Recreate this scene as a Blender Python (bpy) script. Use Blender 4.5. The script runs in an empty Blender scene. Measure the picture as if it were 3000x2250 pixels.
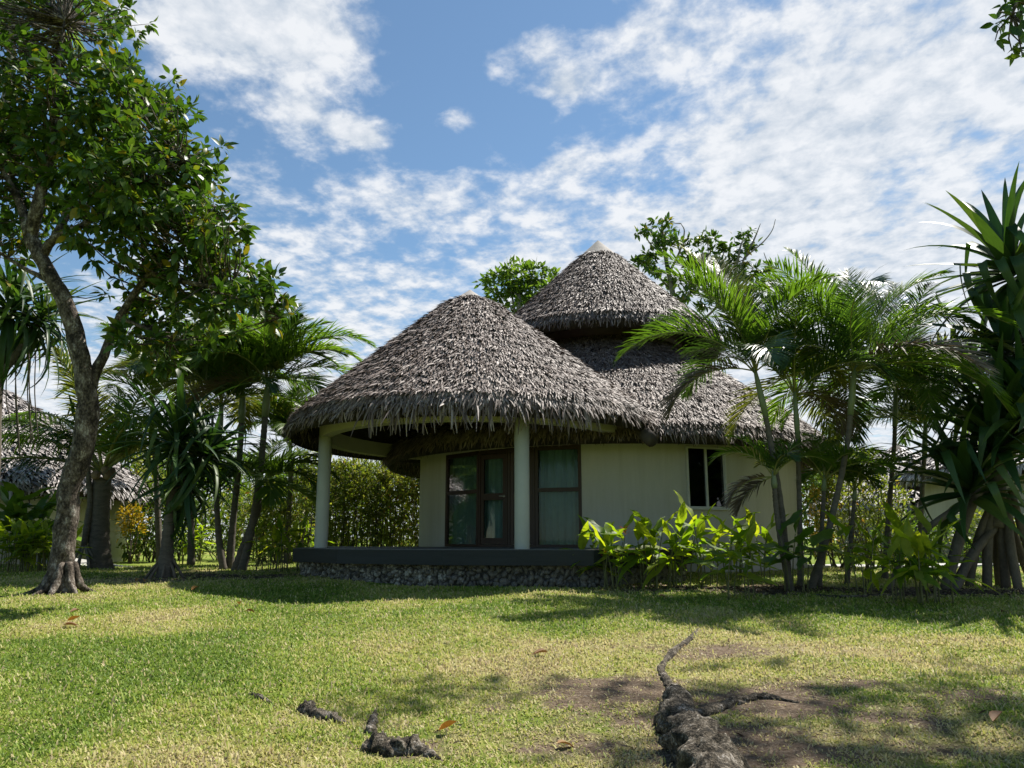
import bpy, math, random
import numpy as np
from mathutils import Vector, Matrix
R = math.radians
random.seed(7)
rng = np.random.default_rng(11)
scn = bpy.context.scene
COL = scn.collection

# ------------------------------------------------------------------ camera
F, CX, CY, EYE, PITCH = 2100.0, 1500.0, 1210.0, 1.5, R(10.0)
cam_d = bpy.data.cameras.new('camera')
cam = bpy.data.objects.new('camera', cam_d); COL.objects.link(cam)
cam.location = (0, 0, EYE); cam.rotation_euler = (R(90) + PITCH, 0, 0)
cam_d.sensor_width = 36.0; cam_d.lens = 36.0 * F / 3000.0
cam_d.shift_y = (CY - 1125.0) / 3000.0
cam_d.clip_start = 0.05; cam_d.clip_end = 5000
scn.camera = cam

# ------------------------------------------------------------------ sun, sky, exposure
SUN_AZ, SUN_EL = R(44), R(56)          # azimuth from +Y towards +X
SUN = Vector((math.sin(SUN_AZ) * math.cos(SUN_EL), math.cos(SUN_AZ) * math.cos(SUN_EL), math.sin(SUN_EL)))
sun_d = bpy.data.lights.new('sun', 'SUN'); sun_d.energy = 4.8; sun_d.angle = R(0.55); sun_d.color = (1.0, 0.95, 0.87)
sun = bpy.data.objects.new('sun', sun_d); COL.objects.link(sun)
sun.rotation_euler = (-SUN).to_track_quat('-Z', 'Y').to_euler(); sun.location = SUN * 60
scn.view_settings.view_transform = 'Standard'; scn.view_settings.look = 'None'
scn.view_settings.exposure = 0.95; scn.view_settings.gamma = 1.0
scn.view_settings.use_curve_mapping = False
scn.cycles.max_bounces = 8; scn.cycles.transparent_max_bounces = 12
scn.cycles.diffuse_bounces = 3; scn.cycles.glossy_bounces = 2; scn.cycles.transmission_bounces = 4
scn.cycles.use_denoising = True

def nd(nt, typ, **kw):
    n = nt.nodes.new(typ)
    for k, v in kw.items():
        if k in n.inputs.keys(): n.inputs[k].default_value = v
        else: setattr(n, k, v)
    return n

def mth(nt, op, a, b=None, c=None, clamp=False):
    n = nt.nodes.new('ShaderNodeMath'); n.operation = op; n.use_clamp = clamp
    for i, x in enumerate((a, b, c)):
        if x is None: continue
        if hasattr(x, 'links') or hasattr(x, 'is_output'): nt.links.new(x, n.inputs[i])
        else: n.inputs[i].default_value = x
    return n.outputs[0]

def pix_dir(px, py):
    c = ((px - CX) / F, (CY - py) / F)
    d = Vector((c[0], math.cos(PITCH) - math.sin(PITCH) * c[1], math.sin(PITCH) + math.cos(PITCH) * c[1]))
    return d

world = bpy.data.worlds.new('World'); scn.world = world; world.use_nodes = True
wt = world.node_tree; wt.nodes.clear()
sky = nd(wt, 'ShaderNodeTexSky', sky_type='NISHITA')
sky.sun_disc = False; sky.sun_elevation = SUN_EL; sky.sun_rotation = SUN_AZ
sky.air_density = 1.0; sky.dust_density = 0.1; sky.ozone_density = 0.9; sky.altitude = 0
tc = nd(wt, 'ShaderNodeTexCoord')
sep = nd(wt, 'ShaderNodeSeparateXYZ'); wt.links.new(tc.outputs['Generated'], sep.inputs[0])
ZOFF = 0.10
zc = mth(wt, 'ADD', mth(wt, 'MAXIMUM', sep.outputs[2], 0.0), ZOFF)
u = mth(wt, 'DIVIDE', sep.outputs[0], zc); v = mth(wt, 'DIVIDE', sep.outputs[1], zc)
cuv = nd(wt, 'ShaderNodeCombineXYZ'); wt.links.new(u, cuv.inputs[0]); wt.links.new(v, cuv.inputs[1])
def cloud_uv(px, py):
    d = pix_dir(px, py).normalized(); z = max(d.z, 0) + ZOFF
    return d.x / z, d.y / z
def noise(vec, scale, detail, rough, dist=0.0, stretch=None, rot=0.0):
    if stretch:
        mp = nd(wt, 'ShaderNodeMapping'); mp.inputs['Scale'].default_value = stretch; mp.inputs['Rotation'].default_value = (0, 0, rot)
        wt.links.new(vec, mp.inputs[0]); vec = mp.outputs[0]
    n = nd(wt, 'ShaderNodeTexNoise', Scale=scale, Detail=detail, Roughness=rough, Distortion=dist)
    n.noise_dimensions = '3D'; wt.links.new(vec, n.inputs['Vector']); return n.outputs['Fac']
n_big = noise(cuv.outputs[0], 2.4, 3.0, 0.5, 0.2)
n_mid = noise(cuv.outputs[0], 8.5, 9.0, 0.56, 0.15, (1.0, .95, 1.0), R(25))
n_fine = noise(cuv.outputs[0], 22.0, 6.0, 0.6, 0.2, (1.0, .9, 1.0), R(20))
def blob(px, py, rad, amp):
    bu, bv = cloud_uv(px, py)
    du = mth(wt, 'SUBTRACT', u, bu); dv = mth(wt, 'SUBTRACT', v, bv)
    r2 = mth(wt, 'ADD', mth(wt, 'MULTIPLY', du, du), mth(wt, 'MULTIPLY', dv, dv))
    e = mth(wt, 'POWER', 2.718, mth(wt, 'MULTIPLY', r2, -1.0 / (rad * rad)))
    return mth(wt, 'MULTIPLY', e, amp)
# coverage grows to the right of the view and towards the horizon
cov = mth(wt, 'ADD', mth(wt, 'MULTIPLY', mth(wt, 'MAXIMUM', u, -0.15), 0.38), mth(wt, 'MULTIPLY', v, 0.20))
cov = mth(wt, 'MINIMUM', mth(wt, 'SUBTRACT', cov, 0.378), 0.17)
for b in ((700, 40, .17, .27), (960, 90, .15, .27), (500, 20, .15, .18), (1650, 250, .06, .34), (900, 340, .10, .24),
          (1080, 400, .07, .32), (1900, 60, .15, .16), (1340, 350, .05, .30), (850, 700, .4, .12), (1230, 560, .16, .12), (1660, 470, .08, .16),
          (1500, 620, .22, .06), (1350, 150, .3, -.10), (1300, 420, .14, -.08), (1650, 380, .12, -.04), (1480, 200, .06, .16), (1580, 130, .05, .22), (1230, 250, .05, .16), (2350, 250, .28, .06)):
    cov = mth(wt, 'ADD', cov, blob(*b))
den = mth(wt, 'ADD', mth(wt, 'ADD', mth(wt, 'MULTIPLY', n_big, 0.30), mth(wt, 'MULTIPLY', n_mid, 0.62)), mth(wt, 'MULTIPLY', n_fine, 0.24))
den = mth(wt, 'ADD', den, cov)
mask = nd(wt, 'ShaderNodeMapRange', interpolation_type='SMOOTHSTEP'); wt.links.new(den, mask.inputs[0])
mask.inputs[1].default_value = 0.49; mask.inputs[2].default_value = 0.735; mask.inputs[3].default_value = 0; mask.inputs[4].default_value = 0.94
shade = nd(wt, 'ShaderNodeMapRange'); wt.links.new(mth(wt, 'ADD', mth(wt, 'MULTIPLY', n_mid, 0.7), mth(wt, 'MULTIPLY', n_fine, 0.5)), shade.inputs[0])
shade.inputs[1].default_value = 0.45; shade.inputs[2].default_value = 0.70
cc = nd(wt, 'ShaderNodeMix', data_type='RGBA'); wt.links.new(shade.outputs[0], cc.inputs[0])
SKY_STR = 0.068
cc.inputs[6].default_value = (0.29 / SKY_STR, 0.33 / SKY_STR, 0.38 / SKY_STR, 1); cc.inputs[7].default_value = (0.475 / SKY_STR, 0.485 / SKY_STR, 0.50 / SKY_STR, 1)
cm = nd(wt, 'ShaderNodeMix', data_type='RGBA'); wt.links.new(mask.outputs[0], cm.inputs[0])
tint = nd(wt, 'ShaderNodeMix', data_type='RGBA'); tint.blend_type = 'MULTIPLY'; tint.inputs[0].default_value = 1.0; tint.inputs[7].default_value = (.88, 1.0, 1.0, 1)
wt.links.new(sky.outputs[0], tint.inputs[6]); wt.links.new(tint.outputs[2], cm.inputs[6]); wt.links.new(cc.outputs[2], cm.inputs[7])
bg = nd(wt, 'ShaderNodeBackground', Strength=SKY_STR); wt.links.new(cm.outputs[2], bg.inputs[0])
wo = nd(wt, 'ShaderNodeOutputWorld'); wt.links.new(bg.outputs[0], wo.inputs[0])

# ------------------------------------------------------------------ ground height and pixel helpers
def ground(x, y):
    x = np.asarray(x, float); y = np.asarray(y, float)
    yy = np.maximum(y, -6.0)
    s = np.clip((yy - 11) / 8, 0, 1)
    h = 0.05 * np.where(yy < 11, yy, 11 + 8 * (s - s * s / 2))
    h = h + 0.025 * np.sin(x * 0.9 + 1.3) * np.sin(y * 0.7 + .4) + 0.012 * np.sin(x * 2.3 + y * 1.1) + 0.008 * np.sin(3.7 * y - 2.1 * x)
    return h
def gz(x, y): return float(ground(x, y))
def at(px, py, Y):
    d = pix_dir(px, py); t = Y / d.y
    return Vector((d.x * t, Y, EYE + d.z * t))
def gp(px, py):
    d = pix_dir(px, py)
    lo, hi = 1.0, 1.0
    while hi < 200:
        p = d * hi
        if EYE + p.z < gz(p.x, p.y): break
        lo = hi; hi += 0.25
    for _ in range(24):
        m = (lo + hi) / 2; p = d * m
        if EYE + p.z < gz(p.x, p.y): hi = m
        else: lo = m
    p = d * hi
    return Vector((p.x, p.y, gz(p.x, p.y)))
def vnoise(x, y, s, seed=0):
    """smooth value noise, 0..1"""
    x = np.asarray(x, float) * s + seed * 17.3; y = np.asarray(y, float) * s - seed * 9.1
    xi = np.floor(x); yi = np.floor(y); fx = x - xi; fy = y - yi
    def h(a, b):
        q = np.sin(a * 127.1 + b * 311.7 + seed * 3.3) * 43758.5453
        return q - np.floor(q)
    fx = fx * fx * (3 - 2 * fx); fy = fy * fy * (3 - 2 * fy)
    return (h(xi, yi) * (1 - fx) + h(xi + 1, yi) * fx) * (1 - fy) + (h(xi, yi + 1) * (1 - fx) + h(xi + 1, yi + 1) * fx) * fy

# ------------------------------------------------------------------ materials
MATS = {}
def mat(name):
    m = bpy.data.materials.new(name); m.use_nodes = True; nt = m.node_tree; nt.nodes.clear()
    out = nd(nt, 'ShaderNodeOutputMaterial'); MATS[name] = m
    return m, nt, out
def ramp(nt, fac, cols):
    r = nt.nodes.new('ShaderNodeValToRGB'); el = r.color_ramp.elements
    while len(el) < len(cols): el.new(0.5)
    for e, (p, c) in zip(el, cols): e.position = p; e.color = (*c, 1)
    nt.links.new(fac, r.inputs[0]); return r.outputs[0]
def tex(nt, scale, detail=6, rough=.6, coord='Object', stretch=None, dist=0.0):
    t = nd(nt, 'ShaderNodeTexCoord'); o = t.outputs[coord]
    if stretch:
        mp = nd(nt, 'ShaderNodeMapping'); mp.inputs['Scale'].default_value = stretch; nt.links.new(o, mp.inputs[0]); o = mp.outputs[0]
    n = nd(nt, 'ShaderNodeTexNoise', Scale=scale, Detail=detail, Roughness=rough, Distortion=dist); nt.links.new(o, n.inputs['Vector'])
    return n.outputs['Fac']
def bump(nt, h, strength, dist=0.02):
    b = nd(nt, 'ShaderNodeBump', Strength=strength, Distance=dist); nt.links.new(h, b.inputs['Height']); return b.outputs[0]
def surf(name, cols, scale=4, rough=.8, bstr=.3, bdist=.02, detail=8, stretch=None, spec=.3, scale2=None):
    m, nt, out = mat(name)
    f = tex(nt, scale, detail, .62, stretch=stretch)
    if scale2:
        f2 = tex(nt, scale2, 5, .6, stretch=stretch); f = mth(nt, 'ADD', mth(nt, 'MULTIPLY', f, .6), mth(nt, 'MULTIPLY', f2, .4))
    p = nd(nt, 'ShaderNodeBsdfPrincipled', Roughness=rough)
    p.inputs['Specular IOR Level'].default_value = spec
    nt.links.new(ramp(nt, f, cols), p.inputs['Base Color'])
    if bstr: nt.links.new(bump(nt, f, bstr, bdist), p.inputs['Normal'])
    nt.links.new(p.outputs[0], out.inputs[0]); return m
def leafmat(name, cols, trans=.35, rough=.42, spec=.45, tcol=(1.25, 1.35, .5)):
    m, nt, out = mat(name)
    a = nd(nt, 'ShaderNodeAttribute'); a.attribute_name = 'tint'
    oi = nd(nt, 'ShaderNodeObjectInfo')
    has = mth(nt, 'GREATER_THAN', a.outputs['Fac'], .0005)
    f = mth(nt, 'MINIMUM', mth(nt, 'ADD', a.outputs['Fac'], mth(nt, 'MULTIPLY', oi.outputs['Random'], mth(nt, 'SUBTRACT', .97, mth(nt, 'MULTIPLY', has, .72)))), .985)
    c = ramp(nt, f, cols)
    vn = tex(nt, 9, 3, .6)
    hs = nd(nt, 'ShaderNodeHueSaturation'); nt.links.new(c, hs.inputs['Color'])
    nt.links.new(mth(nt, 'ADD', mth(nt, 'MULTIPLY', vn, .8), .6), hs.inputs['Value'])
    p = nd(nt, 'ShaderNodeBsdfPrincipled', Roughness=rough); p.inputs['Specular IOR Level'].default_value = spec
    nt.links.new(hs.outputs[0], p.inputs['Base Color'])
    tr = nd(nt, 'ShaderNodeBsdfTranslucent')
    mx = nd(nt, 'ShaderNodeMix', data_type='RGBA'); mx.blend_type = 'MULTIPLY'; mx.inputs[0].default_value = 1.0
    nt.links.new(hs.outputs[0], mx.inputs[6]); mx.inputs[7].default_value = (*tcol, 1); nt.links.new(mx.outputs[2], tr.inputs[0])
    mix = nd(nt, 'ShaderNodeMixShader'); mix.inputs[0].default_value = trans
    nt.links.new(p.outputs[0], mix.inputs[1]); nt.links.new(tr.outputs[0], mix.inputs[2]); nt.links.new(mix.outputs[0], out.inputs[0])
    return m
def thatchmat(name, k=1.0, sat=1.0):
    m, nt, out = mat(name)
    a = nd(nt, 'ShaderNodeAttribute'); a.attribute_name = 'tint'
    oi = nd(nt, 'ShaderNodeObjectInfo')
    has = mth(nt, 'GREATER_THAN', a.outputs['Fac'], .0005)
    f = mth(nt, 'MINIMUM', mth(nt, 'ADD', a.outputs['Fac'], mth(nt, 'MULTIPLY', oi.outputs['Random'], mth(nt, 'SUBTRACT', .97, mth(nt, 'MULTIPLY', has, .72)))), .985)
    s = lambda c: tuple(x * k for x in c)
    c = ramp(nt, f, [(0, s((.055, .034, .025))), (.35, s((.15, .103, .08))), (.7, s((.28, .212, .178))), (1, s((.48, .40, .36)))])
    n1 = tex(nt, .9, 4, .6, 'Object')
    hs = nd(nt, 'ShaderNodeHueSaturation'); nt.links.new(c, hs.inputs['Color'])
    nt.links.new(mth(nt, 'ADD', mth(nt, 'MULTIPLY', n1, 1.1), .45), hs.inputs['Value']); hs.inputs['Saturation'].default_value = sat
    p = nd(nt, 'ShaderNodeBsdfPrincipled', Roughness=.62); p.inputs['Specular IOR Level'].default_value = .4
    nt.links.new(hs.outputs[0], p.inputs['Base Color'])
    n2 = tex(nt, 40, 3, .6, stretch=(1, 1, 1)); nt.links.new(bump(nt, n2, .35, .01), p.inputs['Normal'])
    nt.links.new(p.outputs[0], out.inputs[0]); return m

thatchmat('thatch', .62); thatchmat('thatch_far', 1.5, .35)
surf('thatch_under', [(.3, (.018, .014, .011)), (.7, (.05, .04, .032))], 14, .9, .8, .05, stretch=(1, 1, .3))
surf('plaster', [(.3, (.40, .38, .335)), (.7, (.47, .45, .40))], 2.2, .85, .12, .01, scale2=40)
def plaster_streaks():
    m = MATS['plaster']; nt = m.node_tree; p = nt.nodes['Principled BSDF']; src = p.inputs['Base Color'].links[0].from_socket
    st = tex(nt, 2.6, 6, .65, stretch=(2.2, 2.2, .16)); bl = tex(nt, 1.1, 5, .6)
    f = mth(nt, 'MULTIPLY', mth(nt, 'SUBTRACT', mth(nt, 'ADD', mth(nt, 'MULTIPLY', st, .6), mth(nt, 'MULTIPLY', bl, .5)), .50), 2.6, clamp=True)
    mx = nd(nt, 'ShaderNodeMix', data_type='RGBA'); mx.blend_type = 'MULTIPLY'; nt.links.new(f, mx.inputs[0]); nt.links.new(src, mx.inputs[6]); mx.inputs[7].default_value = (.72, .69, .62, 1)
    nt.links.new(mx.outputs[2], p.inputs['Base Color'])
plaster_streaks()
surf('plaster_white', [(.3, (.60, .59, .56)), (.7, (.70, .69, .66))], 2.0, .85, .1, .01, scale2=30)
surf('beam_paint', [(.3, (.38, .365, .28)), (.7, (.46, .44, .34))], 2.5, .7, .1, .01, scale2=35)
surf('column_paint', [(.3, (.36, .37, .32)), (.7, (.43, .44, .38))], 2.5, .6, .1, .008, scale2=35)
surf('fascia_wood', [(.3, (.006, .009, .011)), (.7, (.018, .023, .027))], 3, .55, .25, .01, stretch=(.3, .3, 5), scale2=18)
surf('deck_wood', [(.3, (.10, .095, .085)), (.7, (.2, .19, .17))], 5, .7, .2, .01)
surf('stone', [(.40, (.045, .04, .034)), (.5, (.15, .138, .118)), (.6, (.38, .36, .315))], 9, .95, .9, .03, scale2=40)
surf('mortar', [(.3, (.035, .033, .03)), (.7, (.075, .07, .062))], 9, .95, .5, .02)
surf('dark_timber', [(.3, (.022, .011, .008)), (.7, (.05, .024, .017))], 3, .45, .2, .006, stretch=(1, 1, .08), scale2=20)
surf('log_wood', [(.3, (.03, .024, .02)), (.7, (.08, .065, .055))], 6, .85, .4, .01, stretch=(1, 1, .2))
surf('aluminium', [(.3, (.42, .42, .40)), (.7, (.50, .50, .48))], 10, .4, 0)
surf('curtain_cloth', [(.3, (.55, .59, .56)), (.7, (.65, .69, .66))], 6, .9, .1, .01)
surf('interior', [(.3, (.10, .10, .09)), (.7, (.14, .14, .13))], 2, .9, 0)
surf('steel', [(.3, (.5, .5, .48)), (.7, (.6, .6, .58))], 10, .3, 0)
MATS['steel'].node_tree.nodes['Principled BSDF'].inputs['Metallic'].default_value = .9
surf('concrete', [(.3, (.32, .31, .29)), (.7, (.44, .43, .41))], 3, .9, .2, .01, scale2=50)
surf('cap_cement', [(.3, (.26, .235, .215)), (.55, (.36, .33, .305)), (.8, (.45, .42, .39))], 5, .9, .4, .02, scale2=30)
surf('bark', [(.41, (.02, .015, .011)), (.47, (.06, .047, .036)), (.54, (.13, .105, .083)), (.62, (.33, .30, .26))], 7, .95, 1.0, .06, stretch=(1, 1, .6), scale2=34)
surf('bark_palm', [(.3, (.05, .042, .034)), (.7, (.15, .13, .105))], 5, .9, .6, .02, stretch=(1, 1, 3), scale2=22)
surf('bark_green', [(.3, (.045, .06, .03)), (.5, (.09, .105, .055)), (.8, (.17, .18, .12))], 5, .6, .3, .01, stretch=(.4, .4, 4), scale2=20)
surf('bark_grey', [(.3, (.10, .09, .078)), (.7, (.24, .22, .195))], 6, .9, .6, .02, scale2=30)
surf('stilt', [(.3, (.06, .048, .036)), (.7, (.17, .14, .105))], 5, .85, .5, .015, stretch=(1, 1, .6), scale2=30)
surf('crownshaft', [(.3, (.10, .135, .065)), (.7, (.19, .22, .12))], 4, .4, .1, .01, stretch=(1, 1, .4))
surf('stem_green', [(.3, (.06, .075, .025)), (.7, (.14, .13, .05))], 8, .5, .1, .01)
surf('stem_dark', [(.3, (.045, .035, .026)), (.7, (.12, .10, .075))], 8, .8, .2, .01)
surf('rachis', [(.3, (.13, .15, .04)), (.7, (.25, .25, .08))], 6, .5, 0)
surf('rachis_dark', [(.3, (.05, .055, .025)), (.7, (.12, .11, .06))], 6, .6, 0)
surf('root_wood', [(.40, (.012, .010, .007)), (.46, (.04, .033, .022)), (.51, (.095, .078, .055)), (.56, (.17, .145, .11)), (.63, (.40, .36, .31))], 13, .97, 1.0, .06, scale2=75)
surf('dead_leaf_wood', [(.3, (.10, .065, .04)), (.7, (.22, .16, .10))], 6, .9, .3, .01)
G = [(0, (.022, .055, .010)), (.4, (.045, .095, .014)), (.75, (.075, .135, .020)), (.955, (.13, .165, .022)), (1, (.24, .17, .02))]
leafmat('tree_leaf', G, .38, .45, .4)
leafmat('tree_leaf_light', [(0, (.06, .11, .02)), (.5, (.10, .165, .03)), (1, (.16, .22, .05))], .5, .5, .35)
leafmat('frond_green', [(0, (.055, .11, .018)), (.5, (.10, .17, .022)), (.85, (.15, .21, .026)), (1, (.23, .21, .035))], .55, .42, .45)
leafmat('frond_dark', [(0, (.025, .06, .018)), (.6, (.05, .095, .022)), (1, (.085, .12, .03))], .36, .34, .6)
leafmat('frond_yellow', [(0, (.10, .13, .03)), (.5, (.16, .165, .04)), (1, (.22, .17, .045))], .4, .42, .4)
leafmat('frond_dead', [(0, (.10, .075, .05)), (.5, (.17, .135, .10)), (1, (.26, .22, .18))], .15, .7, .3, (1.1, 1, .8))
leafmat('pandanus_leaf', [(0, (.020, .055, .017)), (.6, (.04, .085, .022)), (1, (.08, .12, .028))], .28, .48, .4)
leafmat('broad_leaf', [(0, (.10, .18, .02)), (.5, (.17, .25, .028)), (1, (.28, .32, .04))], .6, .5, .35, (1.8, 1.75, .35))
leafmat('banana_leaf', [(0, (.06, .13, .02)), (.6, (.10, .18, .026)), (1, (.16, .22, .03))], .5, .4, .45)
leafmat('hedge_leaf', [(0, (.07, .10, .018)), (.4, (.12, .15, .028)), (.75, (.20, .21, .045)), (.93, (.30, .27, .08)), (1, (.18, .07, .03))], .55, .5, .4)
leafmat('shrub_leaf', [(0, (.04, .085, .015)), (.6, (.08, .13, .022)), (1, (.14, .18, .035))], .5, .45, .4)
leafmat('croton_leaf', [(0, (.30, .22, .02)), (.6, (.42, .30, .03)), (1, (.20, .22, .03))], .4, .5, .4, (1.2, 1.1, .4))
leafmat('red_bract', [(0, (.5, .06, .02)), (1, (.6, .14, .02))], .3, .4, .4, (1.3, .8, .5))
leafmat('litter_leaf', [(0, (.16, .085, .045)), (.5, (.28, .16, .06)), (1, (.42, .2, .04))], .15, .7, .3, (1.1, .9, .5))
leafmat('mulch', [(0, (.04, .028, .02)), (.6, (.10, .075, .055)), (1, (.22, .19, .15))], .1, .8, .2, (1, .9, .7))

def grass_blade_mat():
    m, nt, out = mat('grass_blade')
    a = nd(nt, 'ShaderNodeAttribute'); a.attribute_name = 'tint'
    c = ramp(nt, a.outputs['Fac'], [(0, (.13, .21, .025)), (.3, (.27, .36, .05)), (.55, (.43, .42, .11)), (.8, (.60, .52, .28)), (1, (.30, .21, .14))])
    p = nd(nt, 'ShaderNodeBsdfPrincipled', Roughness=.6); p.inputs['Specular IOR Level'].default_value = .3
    nt.links.new(c, p.inputs['Base Color'])
    tr = nd(nt, 'ShaderNodeBsdfTranslucent'); nt.links.new(c, tr.inputs[0])
    mx = nd(nt, 'ShaderNodeMixShader'); mx.inputs[0].default_value = .4
    nt.links.new(p.outputs[0], mx.inputs[1]); nt.links.new(tr.outputs[0], mx.inputs[2]); nt.links.new(mx.outputs[0], out.inputs[0])
grass_blade_mat()
def ground_mat():
    m, nt, out = mat('lawn')
    a = nd(nt, 'ShaderNodeAttribute'); a.attribute_name = 'dry'
    s = nd(nt, 'ShaderNodeAttribute'); s.attribute_name = 'soil'
    n1 = tex(nt, 30, 6, .7); n2 = tex(nt, 6, 5, .6)
    f = mth(nt, 'ADD', mth(nt, 'MULTIPLY', a.outputs['Fac'], .75), mth(nt, 'SUBTRACT', mth(nt, 'MULTIPLY', n1, .8), .33), clamp=True)
    c = ramp(nt, f, [(0, (.08, .14, .018)), (.35, (.17, .22, .035)), (.65, (.29, .29, .08)), (1, (.38, .32, .17))])
    so = ramp(nt, n1, [(.3, (.075, .05, .033)), (.52, (.17, .125, .085)), (.72, (.32, .26, .19))])
    sf = mth(nt, 'ADD', s.outputs['Fac'], mth(nt, 'MULTIPLY', mth(nt, 'SUBTRACT', n2, .5), .8))
    mr = nd(nt, 'ShaderNodeMapRange'); nt.links.new(sf, mr.inputs[0]); mr.inputs[1].default_value = .35; mr.inputs[2].default_value = .65
    mx = nd(nt, 'ShaderNodeMix', data_type='RGBA'); nt.links.new(mr.outputs[0], mx.inputs[0]); nt.links.new(c, mx.inputs[6]); nt.links.new(so, mx.inputs[7])
    p = nd(nt, 'ShaderNodeBsdfPrincipled', Roughness=.95); p.inputs['Specular IOR Level'].default_value = .1
    nt.links.new(mx.outputs[2], p.inputs['Base Color'])
    nt.links.new(bump(nt, n1, 1.0, .04), p.inputs['Normal'])
    nt.links.new(p.outputs[0], out.inputs[0])
ground_mat()
def glass_mat(name, refl, tint):
    m, nt, out = mat(name)
    t = nd(nt, 'ShaderNodeBsdfTransparent'); t.inputs[0].default_value = (*tint, 1)
    g = nd(nt, 'ShaderNodeBsdfGlossy', Roughness=.02)
    fr = nd(nt, 'ShaderNodeFresnel', IOR=1.5)
    mx = nd(nt, 'ShaderNodeMixShader'); nt.links.new(mth(nt, 'MULTIPLY', fr.outputs[0], refl), mx.inputs[0])
    nt.links.new(t.outputs[0], mx.inputs[1]); nt.links.new(g.outputs[0], mx.inputs[2]); nt.links.new(mx.outputs[0], out.inputs[0])
glass_mat('glass', .30, (.62, .70, .70)); glass_mat('glass_dark', 1.2, (.30, .33, .36))

# ------------------------------------------------------------------ object helpers
WL = {}
def wloc(o): return WL.get(o.name, Vector((0, 0, 0))) if o else Vector((0, 0, 0))
def tag(o, label=None, cat=None, group=None, kind=None):
    if label: o['label'] = label
    if cat: o['category'] = cat
    if group: o['group'] = group
    if kind: o['kind'] = kind
    return o
def thing(name, label, cat, loc, group=None):
    o = bpy.data.objects.new(name, None); COL.objects.link(o); o.location = loc; o.empty_display_size = .2
    WL[o.name] = Vector(loc); return tag(o, label, cat, group)
def npmesh(name, V, faces, tint=None, smooth=False):
    """V (n,3) array; faces: (m,3|4) int array or list of lists"""
    me = bpy.data.meshes.new(name); V = np.asarray(V, np.float32)
    if isinstance(faces, np.ndarray):
        k = faces.shape[1]; n = len(faces)
        me.vertices.add(len(V)); me.vertices.foreach_set('co', V.ravel())
        me.loops.add(n * k); me.loops.foreach_set('vertex_index', faces.astype(np.int32).ravel())
        me.polygons.add(n); me.polygons.foreach_set('loop_start', np.arange(0, n * k, k, dtype=np.int32))
        me.polygons.foreach_set('loop_total', np.full(n, k, np.int32)); me.update(calc_edges=True)
    else:
        me.from_pydata(V.tolist(), [], faces); me.update()
    if smooth: me.polygons.foreach_set('use_smooth', np.ones(len(me.polygons), bool))
    if tint is not None:
        for nm, arr in (tint.items() if isinstance(tint, dict) else (('tint', tint),)):
            at_ = me.attributes.new(nm, 'FLOAT', 'POINT'); at_.data.foreach_set('value', np.asarray(arr, np.float32))
    return me
def link(name, me, m, parent=None):
    o = bpy.data.objects.new(name, me); COL.objects.link(o)
    if m and not me.materials: me.materials.append(MATS[m])
    if parent: o.parent = parent
    WL[o.name] = wloc(parent); return o
def mobj(name, V, faces, m, parent=None, tint=None, smooth=False, origin=None):
    """V in world space"""
    V = np.asarray(V, float); w = wloc(parent); o_off = Vector(origin) if origin is not None else w
    me = npmesh(name, V - np.array(o_off), faces, tint, smooth)
    o = link(name, me, m, parent); o.location = o_off - w
    WL[o.name] = o_off; return o
def inst(name, me, mtx, parent, m=None):
    o = bpy.data.objects.new(name, me); COL.objects.link(o)
    if m and not me.materials: me.materials.append(MATS[m])
    o.parent = parent; mm = mtx.copy(); mm.translation = mm.translation - wloc(parent); o.matrix_basis = mm
    return o
class MB:
    def __init__(s): s.V = []; s.F = []
    def add(s, V, Fc):
        k = len(s.V); s.V += [tuple(x) for x in V]; s.F += [[i + k for i in f] for f in Fc]; return s
    def box(s, c, size, ax=None):
        """box centred at c; ax = 3 unit axes"""
        c = Vector(c); ax = ax or (Vector((1, 0, 0)), Vector((0, 1, 0)), Vector((0, 0, 1)))
        P = [c + ax[0] * (i * size[0] / 2) + ax[1] * (j * size[1] / 2) + ax[2] * (k * size[2] / 2) for k in (-1, 1) for j in (-1, 1) for i in (-1, 1)]
        return s.add(P, [[0, 2, 3, 1], [4, 5, 7, 6], [0, 1, 5, 4], [2, 6, 7, 3], [0, 4, 6, 2], [1, 3, 7, 5]])
    def tube(s, P, rad, n=8, cap=True, jit=0.0):
        P = [Vector(p) for p in P]; rings = []
        rad = [rad] * len(P) if not hasattr(rad, '__len__') else rad
        ref = None; V = []
        for i, p in enumerate(P):
            d = (P[min(i + 1, len(P) - 1)] - P[max(i - 1, 0)]).normalized()
            if ref is None: ref = d.orthogonal().normalized()
            ref = (ref - d * ref.dot(d)).normalized(); b = d.cross(ref)
            for k in range(n):
                a = 2 * math.pi * k / n; r = rad[i] * (1 + (random.uniform(-jit, jit) if jit else 0))
                V.append(p + (ref * math.cos(a) + b * math.sin(a)) * r)
        Fc = [[i * n + k, i * n + (k + 1) % n, (i + 1) * n + (k + 1) % n, (i + 1) * n + k] for i in range(len(P) - 1) for k in range(n)]
        if cap: Fc += [list(range(n - 1, -1, -1)), [(len(P) - 1) * n + k for k in range(n)]]
        return s.add(V, Fc)
    def revolve(s, prof, c, n=64, off=None, closed=False):
        """prof: list of (r,z); c: centre (x,y); off(z) -> shift"""
        V = []
        for r, z in prof:
            o = off(z) if off else (0, 0)
            for k in range(n):
                a = 2 * math.pi * k / n; V.append((c[0] + o[0] + r * math.cos(a), c[1] + o[1] + r * math.sin(a), z))
        m = len(prof)
        Fc = [[i * n + k, i * n + (k + 1) % n, ((i + 1) % m) * n + (k + 1) % n, ((i + 1) % m) * n + k] for i in range(m if closed else m - 1) for k in range(n)]
        return s.add(V, Fc)
    def build(s, name, m, parent=None, smooth=False, origin=None): return mobj(name, s.V, s.F, m, parent, None, smooth, origin)
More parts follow.
